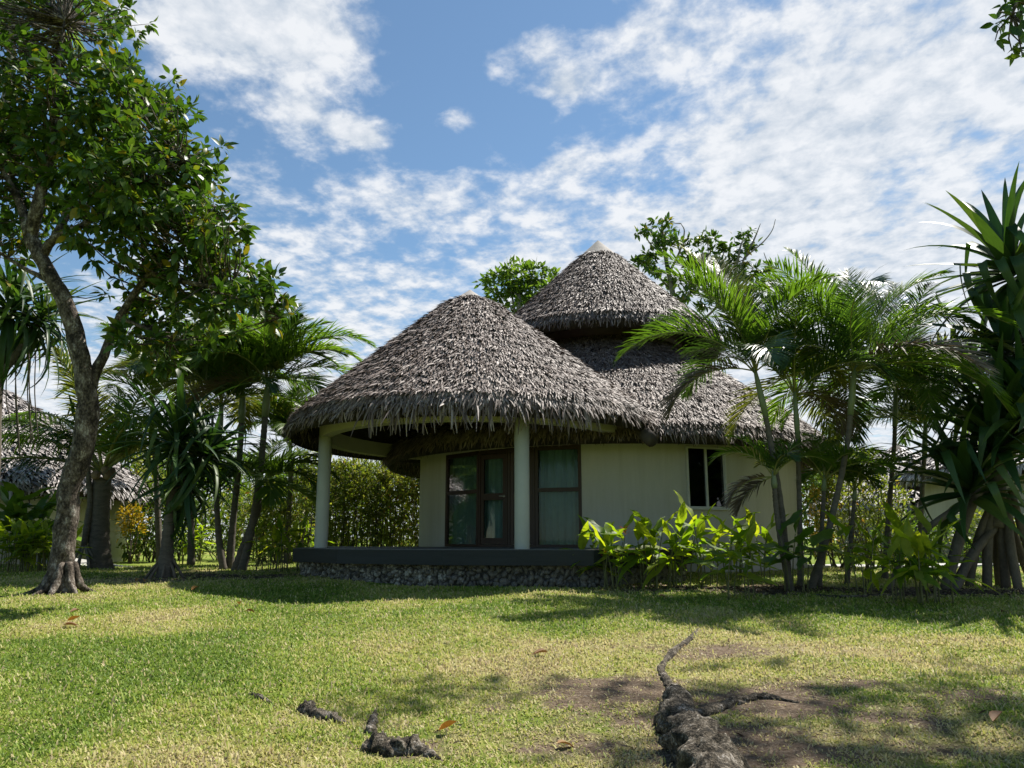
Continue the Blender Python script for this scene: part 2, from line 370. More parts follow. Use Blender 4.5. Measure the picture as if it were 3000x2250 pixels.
def spline(P, n):
    """Catmull-Rom through points"""
    P = [Vector(p) for p in P]; Q = [P[0] * 2 - P[1]] + P + [P[-1] * 2 - P[-2]]; out = []
    for i in range(len(P) - 1):
        a, b, c, d = Q[i:i + 4]
        for k in range(n):
            t = k / n; out.append(.5 * ((2 * b) + (c - a) * t + (2 * a - 5 * b + 4 * c - d) * t * t + (3 * b - a - 3 * c + d) * t ** 3))
    return out + [P[-1]]
def lerps(vals, m):
    x = np.linspace(0, len(vals) - 1, m); return list(np.interp(x, range(len(vals)), vals))

# leaf templates: along +X, width Y, normal Z ; returned as (V,F)
def tmpl_leaf(fold=.25, droop=.25, wide=.42, rows=4, tipw=0):
    V = []; Fc = []
    for i in range(rows + 1):
        t = i / rows; w = wide * (math.sin(math.pi * min(1, t ** .8 * .97 + .03)) ** .9) * .5 if 0 < i < rows else .012
        z = -droop * t * t
        V += [(t, -w, z + fold * w), (t, 0, z), (t, w, z + fold * w)]
    for i in range(rows):
        a = i * 3; Fc += [[a, a + 3, a + 4, a + 1], [a + 1, a + 4, a + 5, a + 2]]
    return np.array(V), np.array(Fc)
def tmpl_thatch():
    V = [(0, -.5, 0), (0, .5, 0), (.55, -.5, .03), (.55, .5, .03), (1, -.16, -.06), (1, .2, -.06)]
    return np.array(V), np.array([[0, 2, 3, 1], [2, 4, 5, 3]])
def norm(a): return a / np.maximum(np.linalg.norm(a, axis=1, keepdims=True), 1e-9)
def batch(T, O, X, Z, S, tint):
    """place template T at origins O with axis X, approximate normal Z, scale S (n,3)"""
    tv, tf = T; X = norm(X); Y = norm(np.cross(Z, X)); Z = np.cross(X, Y); n = len(O)
    P = tv[None] * S[:, None, :]
    V = O[:, None] + P[..., 0:1] * X[:, None] + P[..., 1:2] * Y[:, None] + P[..., 2:3] * Z[:, None]
    k = len(tv); Fc = (tf[None] + (np.arange(n) * k)[:, None, None]).reshape(-1, tf.shape[1])
    return V.reshape(-1, 3), Fc, np.repeat(np.maximum(tint, .001), k)
def mat_of(O, X, Z, S):
    X = Vector(X).normalized(); Y = Vector(Z).cross(X).normalized(); Zz = X.cross(Y)
    return Matrix(((X[0] * S[0], Y[0] * S[1], Zz[0] * S[2], O[0]), (X[1] * S[0], Y[1] * S[1], Zz[1] * S[2], O[1]), (X[2] * S[0], Y[2] * S[1], Zz[2] * S[2], O[2]), (0, 0, 0, 1)))
LEAF = tmpl_leaf(); LEAF_L = tmpl_leaf(.2, .15, .34, 3); THATCH = tmpl_thatch()

# ------------------------------------------------------------------ lawn
def blobs(x, y, L):
    o = np.zeros_like(np.asarray(x, float))
    for (bx, by, rx, ry, a) in L: o = np.maximum(o, a * np.exp(-(((x - bx) / rx) ** 2 + ((y - by) / ry) ** 2)))
    return o
def pb(px, py, rx, ry, a=1.0):
    p = gp(px, py); return (p.x, p.y, rx, ry, a)
SOIL = [pb(2250, 1725, 2.6, .75, 1.1), pb(1900, 1715, 1.2, .5, 1.0), pb(2750, 1735, 2.6, .9, 1.1), pb(680, 1690, 1.9, 1.1, .95), pb(430, 1700, 1.6, 1.1, .8), pb(880, 1690, .9, .5, .7),
        pb(1700, 2110, .35, .35, .75), pb(2350, 2080, .5, .5, .6), pb(2150, 1990, .5, .4, .55), pb(1480, 2080, .3, .3, .5), pb(2500, 2180, .5, .3, .55), pb(150, 1745, .8, .5, .6), pb(1250, 2200, .35, .25, .6), pb(1750, 2060, .55, .45, .8), pb(1620, 2160, .5, .3, .7), pb(2250, 2030, .6, .5, .65), pb(2400, 2150, .7, .4, .7), pb(2150, 1920, .7, .4, .5), pb(2750, 2200, .5, .3, .6), pb(1850, 2030, .9, .6, 1.05), pb(1950, 2120, .7, .5, 1.0), pb(2100, 2150, .8, .5, 1.05), pb(2300, 2060, 1.0, .6, 1.0), pb(2600, 2090, .7, .4, .75), pb(2100, 1910, 1.0, .55, .8), pb(2200, 2200, 1.2, .4, .9), pb(1700, 2180, .6, .35, .85), pb(2450, 2010, .8, .4, .7), pb(2800, 2040, .7, .3, .6), pb(1100, 2120, .4, .3, .6), pb(900, 2090, .3, .2, .6)]
DRY = [pb(1500, 1960, 1.3, 1.0, .8), pb(1750, 1880, 1.3, .8, .75), pb(1000, 2080, 1.1, .7, .6), pb(300, 1830, 1.4, .8, .75), pb(2200, 1900, 1.5, .8, .75), pb(2700, 1870, 1.3, .5, .7), pb(2000, 2000, 1.0, .8, .7), pb(2450, 2130, 1.0, .7, .6), pb(900, 2220, 1.2, .4, .6), pb(500, 2190, .9, .4, .5), pb(2300, 2000, 2.2, .9, .85), pb(2100, 2180, 1.6, .6, .9), pb(2700, 2150, 1.2, .7, .8)]
GREEN = [pb(1350, 1790, 2.6, 1.0, .7), pb(700, 1930, 1.6, .9, .6), pb(150, 1950, 1.0, 1.0, .5)]
def fields(x, y):
    n = .5 * vnoise(x, y, .7, 1) + .3 * vnoise(x, y, 1.9, 2) + .2 * vnoise(x, y, 5.1, 3)
    dry = np.clip(blobs(x, y, DRY) * .75 + (n - .5) * 1.5 + .32 - .45 * blobs(x, y, GREEN), 0, 1)
    n2 = .6 * vnoise(x, y, 1.3, 5) + .4 * vnoise(x, y, 4.3, 6)
    soil = np.clip(blobs(x, y, SOIL) + (n2 - .5) * .8, 0, 1)
    return dry, soil
def axis(lo, hi, step, far):
    a = list(np.arange(lo, hi + 1e-6, step)); s = step; b = [hi]
    while b[-1] < far: s *= 1.35; b.append(b[-1] + s)
    s = step; c = [lo]
    while c[-1] > -far: s *= 1.35; c.append(c[-1] - s)
    return np.array(c[:0:-1] + a + b[1:])
gx = axis(-13, 13, .13, 900); gy = axis(2.5, 24, .13, 900)
XX, YY = np.meshgrid(gx, gy); ZZ = ground(XX, YY)
nx, ny = len(gx), len(gy)
idx = np.arange(nx * ny).reshape(ny, nx)
FQ = np.stack([idx[:-1, :-1], idx[:-1, 1:], idx[1:, 1:], idx[1:, :-1]], -1).reshape(-1, 4)
dr, so = fields(XX.ravel(), YY.ravel())
tag(mobj('ground', np.stack([XX, YY, ZZ], -1).reshape(-1, 3), FQ, 'lawn', None, {'dry': dr, 'soil': so}, True), kind='structure')

def strip_path(name, pts, w, m, dz=.03):
    V = []; Fc = []
    P = spline(pts, 8)
    for i, p in enumerate(P):
        d = (P[min(i + 1, len(P) - 1)] - P[max(i - 1, 0)]); n = Vector((-d.y, d.x, 0)).normalized() * (w / 2)
        for q in (p - n, p + n): V += [(q.x, q.y, gz(q.x, q.y) + dz), (q.x, q.y, gz(q.x, q.y) - .1)]
    for i in range(len(P) - 1):
        a = i * 4; Fc += [[a, a + 4, a + 6, a + 2], [a, a + 1, a + 5, a + 4], [a + 2, a + 6, a + 7, a + 3]]
    return tag(mobj(name, V, Fc, m), kind='structure')
strip_path('path', [(6.6, 19.5, 0), (9, 20.2, 0), (12, 20.6, 0), (16, 21.5, 0), (24, 23, 0)], 1.3, 'concrete', .05)

# grass blades
def grass():
    N = 150000
    uu = rng.random(N); d0, d1 = 3.6, 21.0
    d = (math.sqrt(d0) + uu * (math.sqrt(d1) - math.sqrt(d0))) ** 2
    x = (rng.random(N) * 2 - 1) * (d * .86 + 2.2); y = d
    dry, soil = fields(x, y)
    inside = ((x + .6) ** 2 / 3.9 ** 2 + (y - 17.0) ** 2 / 3.7 ** 2 < 1) | ((x - 2.776) ** 2 + (y - 21.82) ** 2 < 5.4 ** 2)
    inside |= (y > 18.5) & (x > 6)
    keep = (rng.random(N) > np.clip(soil * 1.35 - .25, 0, .93)) & ~inside
    x, y, d, dry, soil = x[keep], y[keep], d[keep], dry[keep], soil[keep]
    nb = 7; n = len(x)
    k = np.repeat(np.arange(n), nb); m = len(k)
    dd = d[k]; sc = .8 + dd / 16
    bx = x[k] + rng.normal(0, .022, m) * sc; by = y[k] + rng.normal(0, .022, m) * sc
    L = np.where(rng.random(m) < .06, rng.uniform(.04, .075, m), rng.uniform(.014, .042, m)) * (.8 + dd / 25) * (1 - .35 * soil[k]); az = rng.random(m) * 6.283; el = np.radians(rng.uniform(8, 70, m))
    w = .0032 * (1 + dd / 7) * rng.uniform(.7, 1.3, m)
    B = np.stack([bx, by, ground(bx, by) - .004], 1)
    D = np.stack([np.cos(az) * np.cos(el), np.sin(az) * np.cos(el), np.sin(el)], 1) * L[:, None]
    W = np.stack([-np.sin(az), np.cos(az), np.zeros(m)], 1) * w[:, None]
    mid = B + D * .6 + np.array([0, 0, 1]) * (L * .12)[:, None]
    V = np.stack([B - W, B + W, mid + W * .8, mid - W * .8, B + D], 1).reshape(-1, 3)
    b = np.arange(m) * 5
    T = np.concatenate([np.stack([b, b + 1, b + 2], 1), np.stack([b, b + 2, b + 3], 1), np.stack([b + 3, b + 2, b + 4], 1)])
    tint = np.clip(dry[k] * .7 + soil[k] * .3 + rng.normal(.05, .16, m), 0, 1)
    straw = rng.random(m) < (.10 + .22 * dry[k] + .5 * soil[k]); tint = np.where(straw, rng.uniform(.6, .95, m), tint)
    o = mobj('grass', V, T, 'grass_blade', None, np.repeat(tint, 5))
    tag(o, 'short mown green and straw coloured grass of the lawn', 'grass', kind='stuff')
grass()

# ------------------------------------------------------------------ thatch
def thatch_leaves(c, prof, face, span, step, sp, L, W, off=None, top=0.0):
    """leaves laid in courses on a cone; prof = [(r_eave,z),...,(r_top,z)]"""
    O = []; X = []; Z = []; S = []
    prof = np.array(prof); seg = np.linalg.norm(np.diff(prof, axis=0), axis=1); cum = np.concatenate([[0], np.cumsum(seg)])
    s = 0.02; course = 0
    while s < cum[-1] - top:
        course += 1; proud = course % 7 == 0                          # lower edge of a sewn panel stands proud
        i = min(np.searchsorted(cum, s, 'right') - 1, len(seg) - 1); t = (s - cum[i]) / seg[i]
        r, z = prof[i] * (1 - t) + prof[i + 1] * t
        dr, dz = (prof[i] - prof[i + 1]) / seg[i]                     # downslope in (r,z)
        n = max(4, int(2 * span * r / sp)); a = face + (rng.random(n) * 2 - 1) * span
        er = np.stack([np.cos(a), np.sin(a), np.zeros(n)], 1); et = np.stack([-np.sin(a), np.cos(a), np.zeros(n)], 1); ez = np.array([0, 0, 1.0])
        down = er * dr + ez * dz; nor = er * (-dz) + ez * dr
        so = s + rng.normal(0, step * .5, n)
        base = np.array([c[0], c[1], 0]) + er * r + ez * z - down * (so - s)[:, None]
        if off:
            o = np.array([off(zz) for zz in base[:, 2]]); base[:, :2] += o
        lift = np.radians(rng.normal(19 if proud else 8, 7, n)); yaw = np.radians(rng.normal(0, 15, n)); roll = rng.normal(0, .32, n)
        x = down * np.cos(lift)[:, None] + nor * np.sin(lift)[:, None] + et * np.tan(yaw)[:, None]
        O.append(base + nor * rng.uniform(.0, .03, n)[:, None]); X.append(x); Z.append(nor + et * roll[:, None])
        l = L * rng.uniform(.65, 1.25, n) * (1.3 if proud else 1); S.append(np.stack([l, W * rng.uniform(.55, 1.35, n), l], 1))
        s += step
    return [np.concatenate(q) for q in (O, X, Z, S)]
def fringe_leaves(c, r, z, face, span, per_m, L, W, depth=.45, thick=.15, off=None, tb=58):
    n = int(2 * span * r * per_m); a = face + (rng.random(n) * 2 - 1) * span
    q = rng.random(n) ** 1.3
    er = np.stack([np.cos(a), np.sin(a), np.zeros(n)], 1); et = np.stack([-np.sin(a), np.cos(a), np.zeros(n)], 1); ez = np.array([0, 0, 1.0])
    O = np.array([c[0], c[1], 0]) + er * (r + .06 - q * depth)[:, None] + ez * (z + .04 + q * .12 - rng.random(n) * thick)[:, None]
    if off: O[:, :2] += np.array(off(z))
    tilt = np.radians(rng.normal(tb, 11, n) + q * 30)
    X = er * np.cos(tilt)[:, None] - ez * np.sin(tilt)[:, None] + et * rng.normal(0, .22, n)[:, None]
    Z = er + ez * .4 + et * rng.normal(0, .5, n)[:, None]
    l = L * rng.uniform(.55, 1.4, n); return [O, X, Z, np.stack([l, W * rng.uniform(.5, 1.3, n), l], 1)]
def thatch_part(parent, sets, m='thatch'):
    O, X, Z, S = [np.concatenate([s[i] for s in sets]) for i in range(4)]
    V, Fc, t = batch(THATCH, O, X, Z, S, np.clip(rng.normal(.46, .21, len(O)), 0, .999))
    o = mobj('thatch', V, Fc, m, parent, t); return tag(o, kind='stuff')
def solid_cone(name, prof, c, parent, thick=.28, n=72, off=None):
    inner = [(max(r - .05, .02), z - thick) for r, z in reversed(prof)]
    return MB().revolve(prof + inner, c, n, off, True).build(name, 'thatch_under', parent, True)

# ------------------------------------------------------------------ the bungalow
DECK = 1.32
MX, MY, RW = 2.776, 21.82, 5.53
PX, PY = -.85, 17.4
bung = thing('bungalow', 'large round thatched bungalow with pillared porch and glazed doors', 'building', (MX, MY, .70))
mface = math.atan2(-MY, -MX); pface = math.atan2(-PY, -PX)
def wall_hit(px, r=RW):
    d = pix_dir(px, 1500); a = Vector((d.x, d.y)).normalized(); m = Vector((MX, MY)); b = a.dot(m)
    t = b - math.sqrt(max(0, b * b - m.dot(m) + r * r)); return a * t
def phi(p): return math.atan2(p[1] - MY, p[0] - MX)
def zpix(py, Y): return at(1500, py, Y).z
dpx = [1305, 1402, 1488, 1568, 1705]; dpt = [wall_hit(p) for p in dpx]
DTOP = 3.66
wpt = [wall_hit(2014), wall_hit(2130)]
WZ0, WZ1 = zpix(1488, wpt[0].y), zpix(1308, wpt[0].y)
def arc_wall(mb, a0, a1, z0, z1, ro, ri, n):
    V = []; Fc = []
    for i in range(n + 1):
        a = a0 + (a1 - a0) * i / n
        for r, z in ((ro, z0), (ro, z1), (ri, z1), (ri, z0)): V.append((MX + r * math.cos(a), MY + r * math.sin(a), z))
    for i in range(n):
        for k in range(4): Fc.append([i * 4 + k, (i + 1) * 4 + k, (i + 1) * 4 + (k + 1) % 4, i * 4 + (k + 1) % 4])
    Fc += [[0, 1, 2, 3], [n * 4 + 3, n * 4 + 2, n * 4 + 1, n * 4]]
    mb.add(V, Fc)
fa = [phi(dpt[0]), phi(dpt[-1]), phi(wpt[0]), phi(wpt[1])]
mb = MB(); WB, WT = .45, 4.5
arc_wall(mb, fa[1], fa[2], WB, WT, RW, RW - .2, 14)
arc_wall(mb, fa[3], fa[0] + 2 * math.pi, WB, WT, RW, RW - .2, 70)
arc_wall(mb, fa[0], fa[1], DTOP, WT, RW, RW - .2, 16); arc_wall(mb, fa[0], fa[1], WB, DECK - .004, RW, RW - .2, 16)
arc_wall(mb, fa[2], fa[3], WZ1, WT, RW, RW - .2, 5); arc_wall(mb, fa[2], fa[3], WB, WZ0, RW, RW - .2, 5)
wall = mb.build('wall', 'plaster', bung)
mb = MB(); arc_wall(mb, phi(wall_hit(1750)), phi(wall_hit(1750)) + 4.4, .40, 1.02, RW + .07, RW + .003, 70); mb.build('wall_base', 'concrete', bung)
MB().revolve([(.02, DECK - .15), (RW - .21, DECK - .15), (RW - .21, DECK - .02), (.02, DECK - .02)], (MX, MY), 48, None, True).build('floor_slab', 'interior', bung)

# roofs
mprof = [(6.5, 3.82), (6.38, 4.02), (5.5, 4.78), (2.4, 7.14)]
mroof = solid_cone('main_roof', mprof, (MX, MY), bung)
thatch_part(mroof, [thatch_leaves((MX, MY), mprof, mface, 2.0, .052, .022, .17, .027), fringe_leaves((MX, MY), 6.5, 3.82, mface, 2.2, 140, .22, .028)])
MB().revolve([(2.5, 6.8), (2.5, 8.4), (2.3, 8.4), (2.3, 6.8)], (MX, MY), 48, None, True).build('roof_neck', 'dark_timber', bung, True)
uprof = [(3.62, 7.30), (3.50, 7.50), (.05, 10.92)]
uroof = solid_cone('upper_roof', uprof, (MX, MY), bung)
thatch_part(uroof, [thatch_leaves((MX, MY), uprof, mface, 2.0, .052, .022, .17, .027, top=.7), fringe_leaves((MX, MY), 3.62, 7.30, mface, 2.2, 140, .20, .028, .35)])
MB().revolve([(.66, 10.36), (.03, 10.99), (.01, 10.98), (.58, 10.32)], (MX, MY), 40, None, True).build('roof_cap', 'cap_cement', uroof)
poff = lambda z: (-.22 * max(0, min(1, (z - 3.9) / 3.8)), 0)
pprof = [(4.42, 4.02), (4.30, 4.22), (3.6, 4.82), (.75, 7.22), (.05, 7.66)]
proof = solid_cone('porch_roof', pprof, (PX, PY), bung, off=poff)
thatch_part(proof, [thatch_leaves((PX, PY), pprof, pface, 2.1, .052, .022, .17, .027, poff, .35), fringe_leaves((PX, PY), 4.42, 4.02, pface, 3.14, 160, .21, .028)])
MB().revolve([(.34, 7.50), (.02, 7.74), (.01, 7.73), (.28, 7.45)], (PX - .215, PY), 24, None, True).build('roof_cap', 'cap_cement', proof)
tm = npmesh('thatch_leaf', *THATCH)
O, X, Z, S = fringe_leaves((PX, PY), 4.44, 4.0, pface + .02, .52, 300 / (2 * .52 * 4.44) + .05, .44, .034, .22, .16, None, 72)
for i in range(min(300, len(O))): inst('thatch_leaf', tm, mat_of(O[i], X[i], Z[i], S[i]), proof, 'thatch')

# ring beam and columns
MB().revolve([(3.50, 3.77), (3.74, 3.77), (3.74, 4.12), (3.50, 4.12)], (PX, PY), 96, None, True).build('ring_beam', 'beam_paint', bung)
def column(x, y, top):
    mb = MB(); mb.revolve([(.145, DECK), (.145, top), (.01, top + .004)], (x, y), 28); return mb.build('column', 'column_paint', bung, True, (x, y, DECK))
def on_ring(px, r=3.66):
    d = pix_dir(px, 1400); a = Vector((d.x, d.y)).normalized(); m = Vector((PX, PY)); b = a.dot(m)
    t = b - math.sqrt(max(0, b * b - m.dot(m) + r * r)); return a * t
c1 = on_ring(1529, 3.70); column(c1.x, c1.y, 4.11)
c2 = on_ring(949, 3.62); column(c2.x, c2.y, 3.80)

# deck, fascia boards and rubble stone plinth
dk = [(-4.85, 19.2), (-4.66, 15.7), (-3.35, 14.15), (-1.25, 13.32), (1.45, 13.08), (3.45, 14.1), (4.0, 16.6)]
V = [(x, y, DECK) for x, y in dk] + [(x, y, DECK - .06) for x, y in dk]; n = len(dk)
deck = mobj('deck', V, [list(range(n)), list(range(2 * n - 1, n - 1, -1))] + [[i, i + n, (i + 1) % n + n, (i + 1) % n] for i in range(n)], 'deck_wood', bung)
def edge_frame(a, b):
    a = Vector((*a, 0)); b = Vector((*b, 0)); ex = (b - a).normalized(); nrm = Vector((ex.y, -ex.x, 0)); return a, b, ex, nrm, Vector((0, 0, 1))
for i in range(n - 1):
    a, b, ex, nr, ez = edge_frame(dk[i], dk[i + 1]); c = (a + b) / 2 + nr * .022; c.z = DECK - .145
    MB().box(c, ((b - a).length + .03 - .006 * (i % 2), .05 + .004 * (i % 2), .27 + .004 * (i % 2)), (ex, nr, ez)).build('fascia_board', 'fascia_wood', deck, False, c)
mb = MB(); ins = .20
cen = Vector((-.5, 17.5))
ik = [(x + (cen.x - x) / (Vector((x, y)) - cen).length * ins, y + (cen.y - y) / (Vector((x, y)) - cen).length * ins) for x, y in dk]
V = [(x, y, .35) for x, y in ik] + [(x, y, DECK - .07) for x, y in ik]
plinth = mobj('stone_plinth', V, [[i, (i + 1) % n, (i + 1) % n + n, i + n] for i in range(n)], 'mortar', bung)
ph = (1 + 5 ** .5) / 2
IV = np.array([(-1, ph, 0), (1, ph, 0), (-1, -ph, 0), (1, -ph, 0), (0, -1, ph), (0, 1, ph), (0, -1, -ph), (0, 1, -ph), (ph, 0, -1), (ph, 0, 1), (-ph, 0, -1), (-ph, 0, 1)]) / 1.9
IF = np.array([(0, 11, 5), (0, 5, 1), (0, 1, 7), (0, 7, 10), (0, 10, 11), (1, 5, 9), (5, 11, 4), (11, 10, 2), (10, 7, 6), (7, 1, 8), (3, 9, 4), (3, 4, 2), (3, 2, 6), (3, 6, 8), (3, 8, 9), (4, 9, 5), (2, 4, 11), (6, 2, 10), (8, 6, 7), (9, 8, 1)])
stm = [npmesh('stone', IV * rng.uniform(.5, 1.35, (12, 1)), IF) for _ in range(8)]
cand = []
for i in range(n - 1):
    a, b, ex, nr, ez = edge_frame(ik[i], ik[i + 1]); Ln = (b - a).length
    row = 0; z = None
    for row in range(8):
        s = rng.uniform(0, .1)
        while s < Ln:
            w = rng.uniform(.05, .17); p = a + ex * (s + w / 2); g = gz(p.x, p.y); h = rng.uniform(.06, .15)
            zz = g - .02 + row * .072 + rng.uniform(-.04, .04)
            if zz < DECK - .24: cand.append((Vector((p.x, p.y, zz)) + nr * rng.uniform(-.05, .04), ex, nr, w, h))
            s += w * .86
front = sorted(cand, key=lambda q: q[0].y - .15 * abs(q[0].x + .9))
rest = MB()
for j, (p, ex, nr, w, h) in enumerate(front):
    tl = random.uniform(-1.2, 1.2); e2 = (ex * math.cos(tl) + Vector((0, 0, 1)) * math.sin(tl)).normalized(); up = nr.cross(e2)
    M4 = mat_of(p, e2, up, (w * .56, random.uniform(.06, .1), h * .66))
    if j < 300: inst('stone', stm[j % 8], M4, plinth, 'stone')
    else: rest.add([M4 @ Vector(q) for q in IV * .95], IF.tolist())
if rest.V: tag(rest.build('stone_infill', 'stone', plinth), kind='stuff')

# glazed doors and fixed windows between facets of the wall
def facet(a, b, name, rail, leaf, handle=None):
    a = Vector((a.x, a.y, 0)); b = Vector((b.x, b.y, 0)); ex = (b - a).normalized(); nr = Vector((ex.y, -ex.x, 0)); ez = Vector((0, 0, 1)); W = (b - a).length
    z0, z1 = DECK + .004, DTOP - .003
    P = lambda s, dn, z: a + ex * s + nr * dn + ez * z
    mb = MB(); ax = (ex, nr, ez); st = .075 if not leaf else .06
    def bar(s0, s1, zz0, zz1, dn=-.03, t=.09): mb.box(P((s0 + s1) / 2, dn, (zz0 + zz1) / 2), (s1 - s0, t, zz1 - zz0), ax)
    bar(.004, st, z0, z1); bar(W - st, W - .004, z0, z1); bar(st, W - st, z1 - .10, z1); bar(st, W - st, z0, z0 + .06)
    g = []
    if leaf:   # door leaf inside its frame
        l0, l1 = st + .008, W - st - .008; s2 = .085; mz = z0 + (z1 - z0) * rail
        bar(l0, l0 + s2, z0 + .07, z1 - .11, -.022, .05); bar(l1 - s2, l1, z0 + .07, z1 - .11, -.022, .05)
        bar(l0 + s2, l1 - s2, z1 - .23, z1 - .11, -.022, .05); bar(l0 + s2, l1 - s2, z0 + .07, z0 + .21, -.022, .05); bar(l0 + s2, l1 - s2, mz - .08, mz + .08, -.022, .05)
        g = [(l0 + s2, l1 - s2, z0 + .21, mz - .08), (l0 + s2, l1 - s2, mz + .08, z1 - .23)]
    else:
        mz = z0 + (z1 - z0) * rail; bar(st, W - st, mz - .045, mz + .045)
        g = [(st, W - st, z0 + .06, mz - .045), (st, W - st, mz + .045, z1 - .10)]
    o = mb.build(name, 'dark_timber', bung)
    for (s0, s1, q0, q1) in g:
        MB().box(P((s0 + s1) / 2, -.03, (q0 + q1) / 2), (s1 - s0 - .002, .008, q1 - q0 - .002), ax).build('pane', 'glass', o)
    if handle is not None:
        hz = z0 + (z1 - z0) * rail; s = st + .05 if handle == 0 else W - st - .05
        h = MB(); h.tube([P(s, 0, hz), P(s, .05, hz)], .012, 8); h.tube([P(s, .05, hz), P(s + (.11 if handle == 0 else -.11), .055, hz + .004)], .011, 8); h.tube([P(s, .0, hz), P(s, .012, hz)], .028, 12)
        h.build('handle', 'steel', o, True)
    # curtain hanging behind the panel
    nn = int(W * 46); V = []; Fc = []; k0 = random.uniform(0, 6)
    for i in range(nn + 1):
        s = W * i / nn; 
        for j in range(7):
            t = j / 6; pinch = 1 + .35 * math.sin(t * 2.6 + k0)
            dn = -.22 + .035 * math.sin(s * 38 + k0 + 1.2 * math.sin(s * 7 + 2 * t)) * pinch + .018 * math.sin(s * 71 + t * 2)
            p = P(s, dn, z0 + .03 + (z1 - .05 - z0 - .03) * t); V.append(p)
    for i in range(nn):
        for j in range(6): Fc.append([i * 7 + j, (i + 1) * 7 + j, (i + 1) * 7 + j + 1, i * 7 + j + 1])
    mobj('curtain', V, Fc, 'curtain_cloth', bung, None, True)
    return o
facet(dpt[0], dpt[1], 'fixed_window', .575, False)
facet(dpt[1], dpt[2], 'door', .51, True, 1)
facet(dpt[2], dpt[3], 'door', .51, True)
facet(dpt[3], dpt[4], 'fixed_window', .56, False)
# sliding side window in white aluminium
a = Vector((wpt[0].x, wpt[0].y, 0)); b = Vector((wpt[1].x, wpt[1].y, 0)); ex = (b - a).normalized(); nr = Vector((ex.y, -ex.x, 0)); ez = Vector((0, 0, 1)); W = (b - a).length
ax = (ex, nr, ez); P = lambda s, dn, z: a + ex * s + nr * dn + ez * z
win = mobj('window', [P(.003, -.15, WZ0), P(W - .003, -.15, WZ0), P(W - .003, -.15, WZ1), P(.003, -.15, WZ1)], [[0, 1, 2, 3]], 'interior', bung)
mb = MB(); e = .036
for s0, s1, q0, q1, dn in ((.002, e, WZ0 + .002, WZ1 - .002, 0), (W - e, W - .002, WZ0 + .002, WZ1 - .002, 0), (e, W - e, WZ1 - e, WZ1 - .002, 0), (e, W - e, WZ0 + .002, WZ0 + e, 0), (W / 2 - .018, W / 2 + .018, WZ0 + e, WZ1 - e, -.012), (e, e + .016, WZ0 + e, WZ1 - e, -.012)):
    mb.box(P((s0 + s1) / 2, .02 + dn, (q0 + q1) / 2), (s1 - s0, .09, q1 - q0), ax)
mb.build('frame', 'aluminium', win)
for s0, s1, dn in ((e + .016, W / 2 - .018, 0), (W / 2 + .018, W - e, -.02)):
    MB().box(P((s0 + s1) / 2, dn, (WZ0 + WZ1) / 2), (s1 - s0, .006, WZ1 - WZ0 - 2 * e), ax).build('pane', 'glass_dark', win)
MB().box(P(W / 2, .06, WZ0 - .02), (W + .06, .12, .035), ax).build('sill', 'aluminium', win)
# log rafter poking out below the eave
MB().tube([at(1840, 1225, 16.0), at(1876, 1258, 15.3), at(1908, 1290, 14.6)], [.15, .15, .145], 12, True, .05).build('rafter_end', 'log_wood', bung, True)

# ------------------------------------------------------------------ neighbouring huts
def hut(label, c, rw, re, ez, az, step=.11, group=None, wallm='plaster_white'):
    g = gz(*c); t = thing('thatched_hut', label, 'building', (c[0], c[1], g))
    f = math.atan2(-c[1], -c[0])
    MB().revolve([(rw, g - .3), (rw, ez + .5), (rw - .2, ez + .5), (rw - .2, g - .3)], c, 56, None, True).build('wall', wallm, t, True)
    pr = [(re, ez), (re - .12, ez + .2), (.05, az)]
    r = solid_cone('roof', pr, c, t)
    thatch_part(r, [thatch_leaves(c, pr, f, 1.75, step, step * .5, step * 2.6, step * .6, None, .5), fringe_leaves(c, re, ez, f, 1.9, 4.5 / step, .40, .06)], 'thatch_far')
    MB().revolve([(.55, az - .42), (.02, az + .06), (.01, az + .05), (.5, az - .47)], c, 24, None, True).build('roof_cap', 'cap_cement', r)
    return t, g
HL = (-18.2, 24.6)
lh, g = hut('thatched hut with white wall behind the trunks at far left', HL, 4.6, 5.6, 3.02, 6.9)
mb = MB(); q = [gp(395, 1664), gp(215, 1660)]
for dz in (0,): 
    A, B = q[0], q[1]; A2 = Vector((A.x - 4.6, A.y + 2.2, g + .42)); B2 = Vector((B.x - 3.6, B.y + 3.0, g + .42))
    mb.add([A + Vector((0, 0, .02)), B + Vector((0, 0, .02)), B2, A2, A - Vector((0, 0, .2)), B - Vector((0, 0, .2)), B2 - Vector((0, 0, .6)), A2 - Vector((0, 0, .6))],
           [[0, 1, 2, 3], [0, 4, 5, 1], [3, 2, 6, 7], [0, 3, 7, 4], [1, 5, 6, 2]])
tag(mb.build('concrete_ramp', 'concrete'), 'pale concrete ramp rising to the white hut beyond the coconut palm', 'ramp')
hut('large thatched hut behind the stilt rooted pandanus on the right', (21.0, 28.5), 4.2, 5.2, 4.0, 7.2, .11, None, 'plaster')
hut('small distant thatched hut with grey wall seen through the right hand palms', (20.0, 37.0), 3.2, 4.3, 3.1, 6.4, .16, None, 'plaster')

ORD = ['first', 'second', 'third', 'fourth', 'fifth', 'sixth', 'seventh', 'eighth', 'ninth', 'tenth']
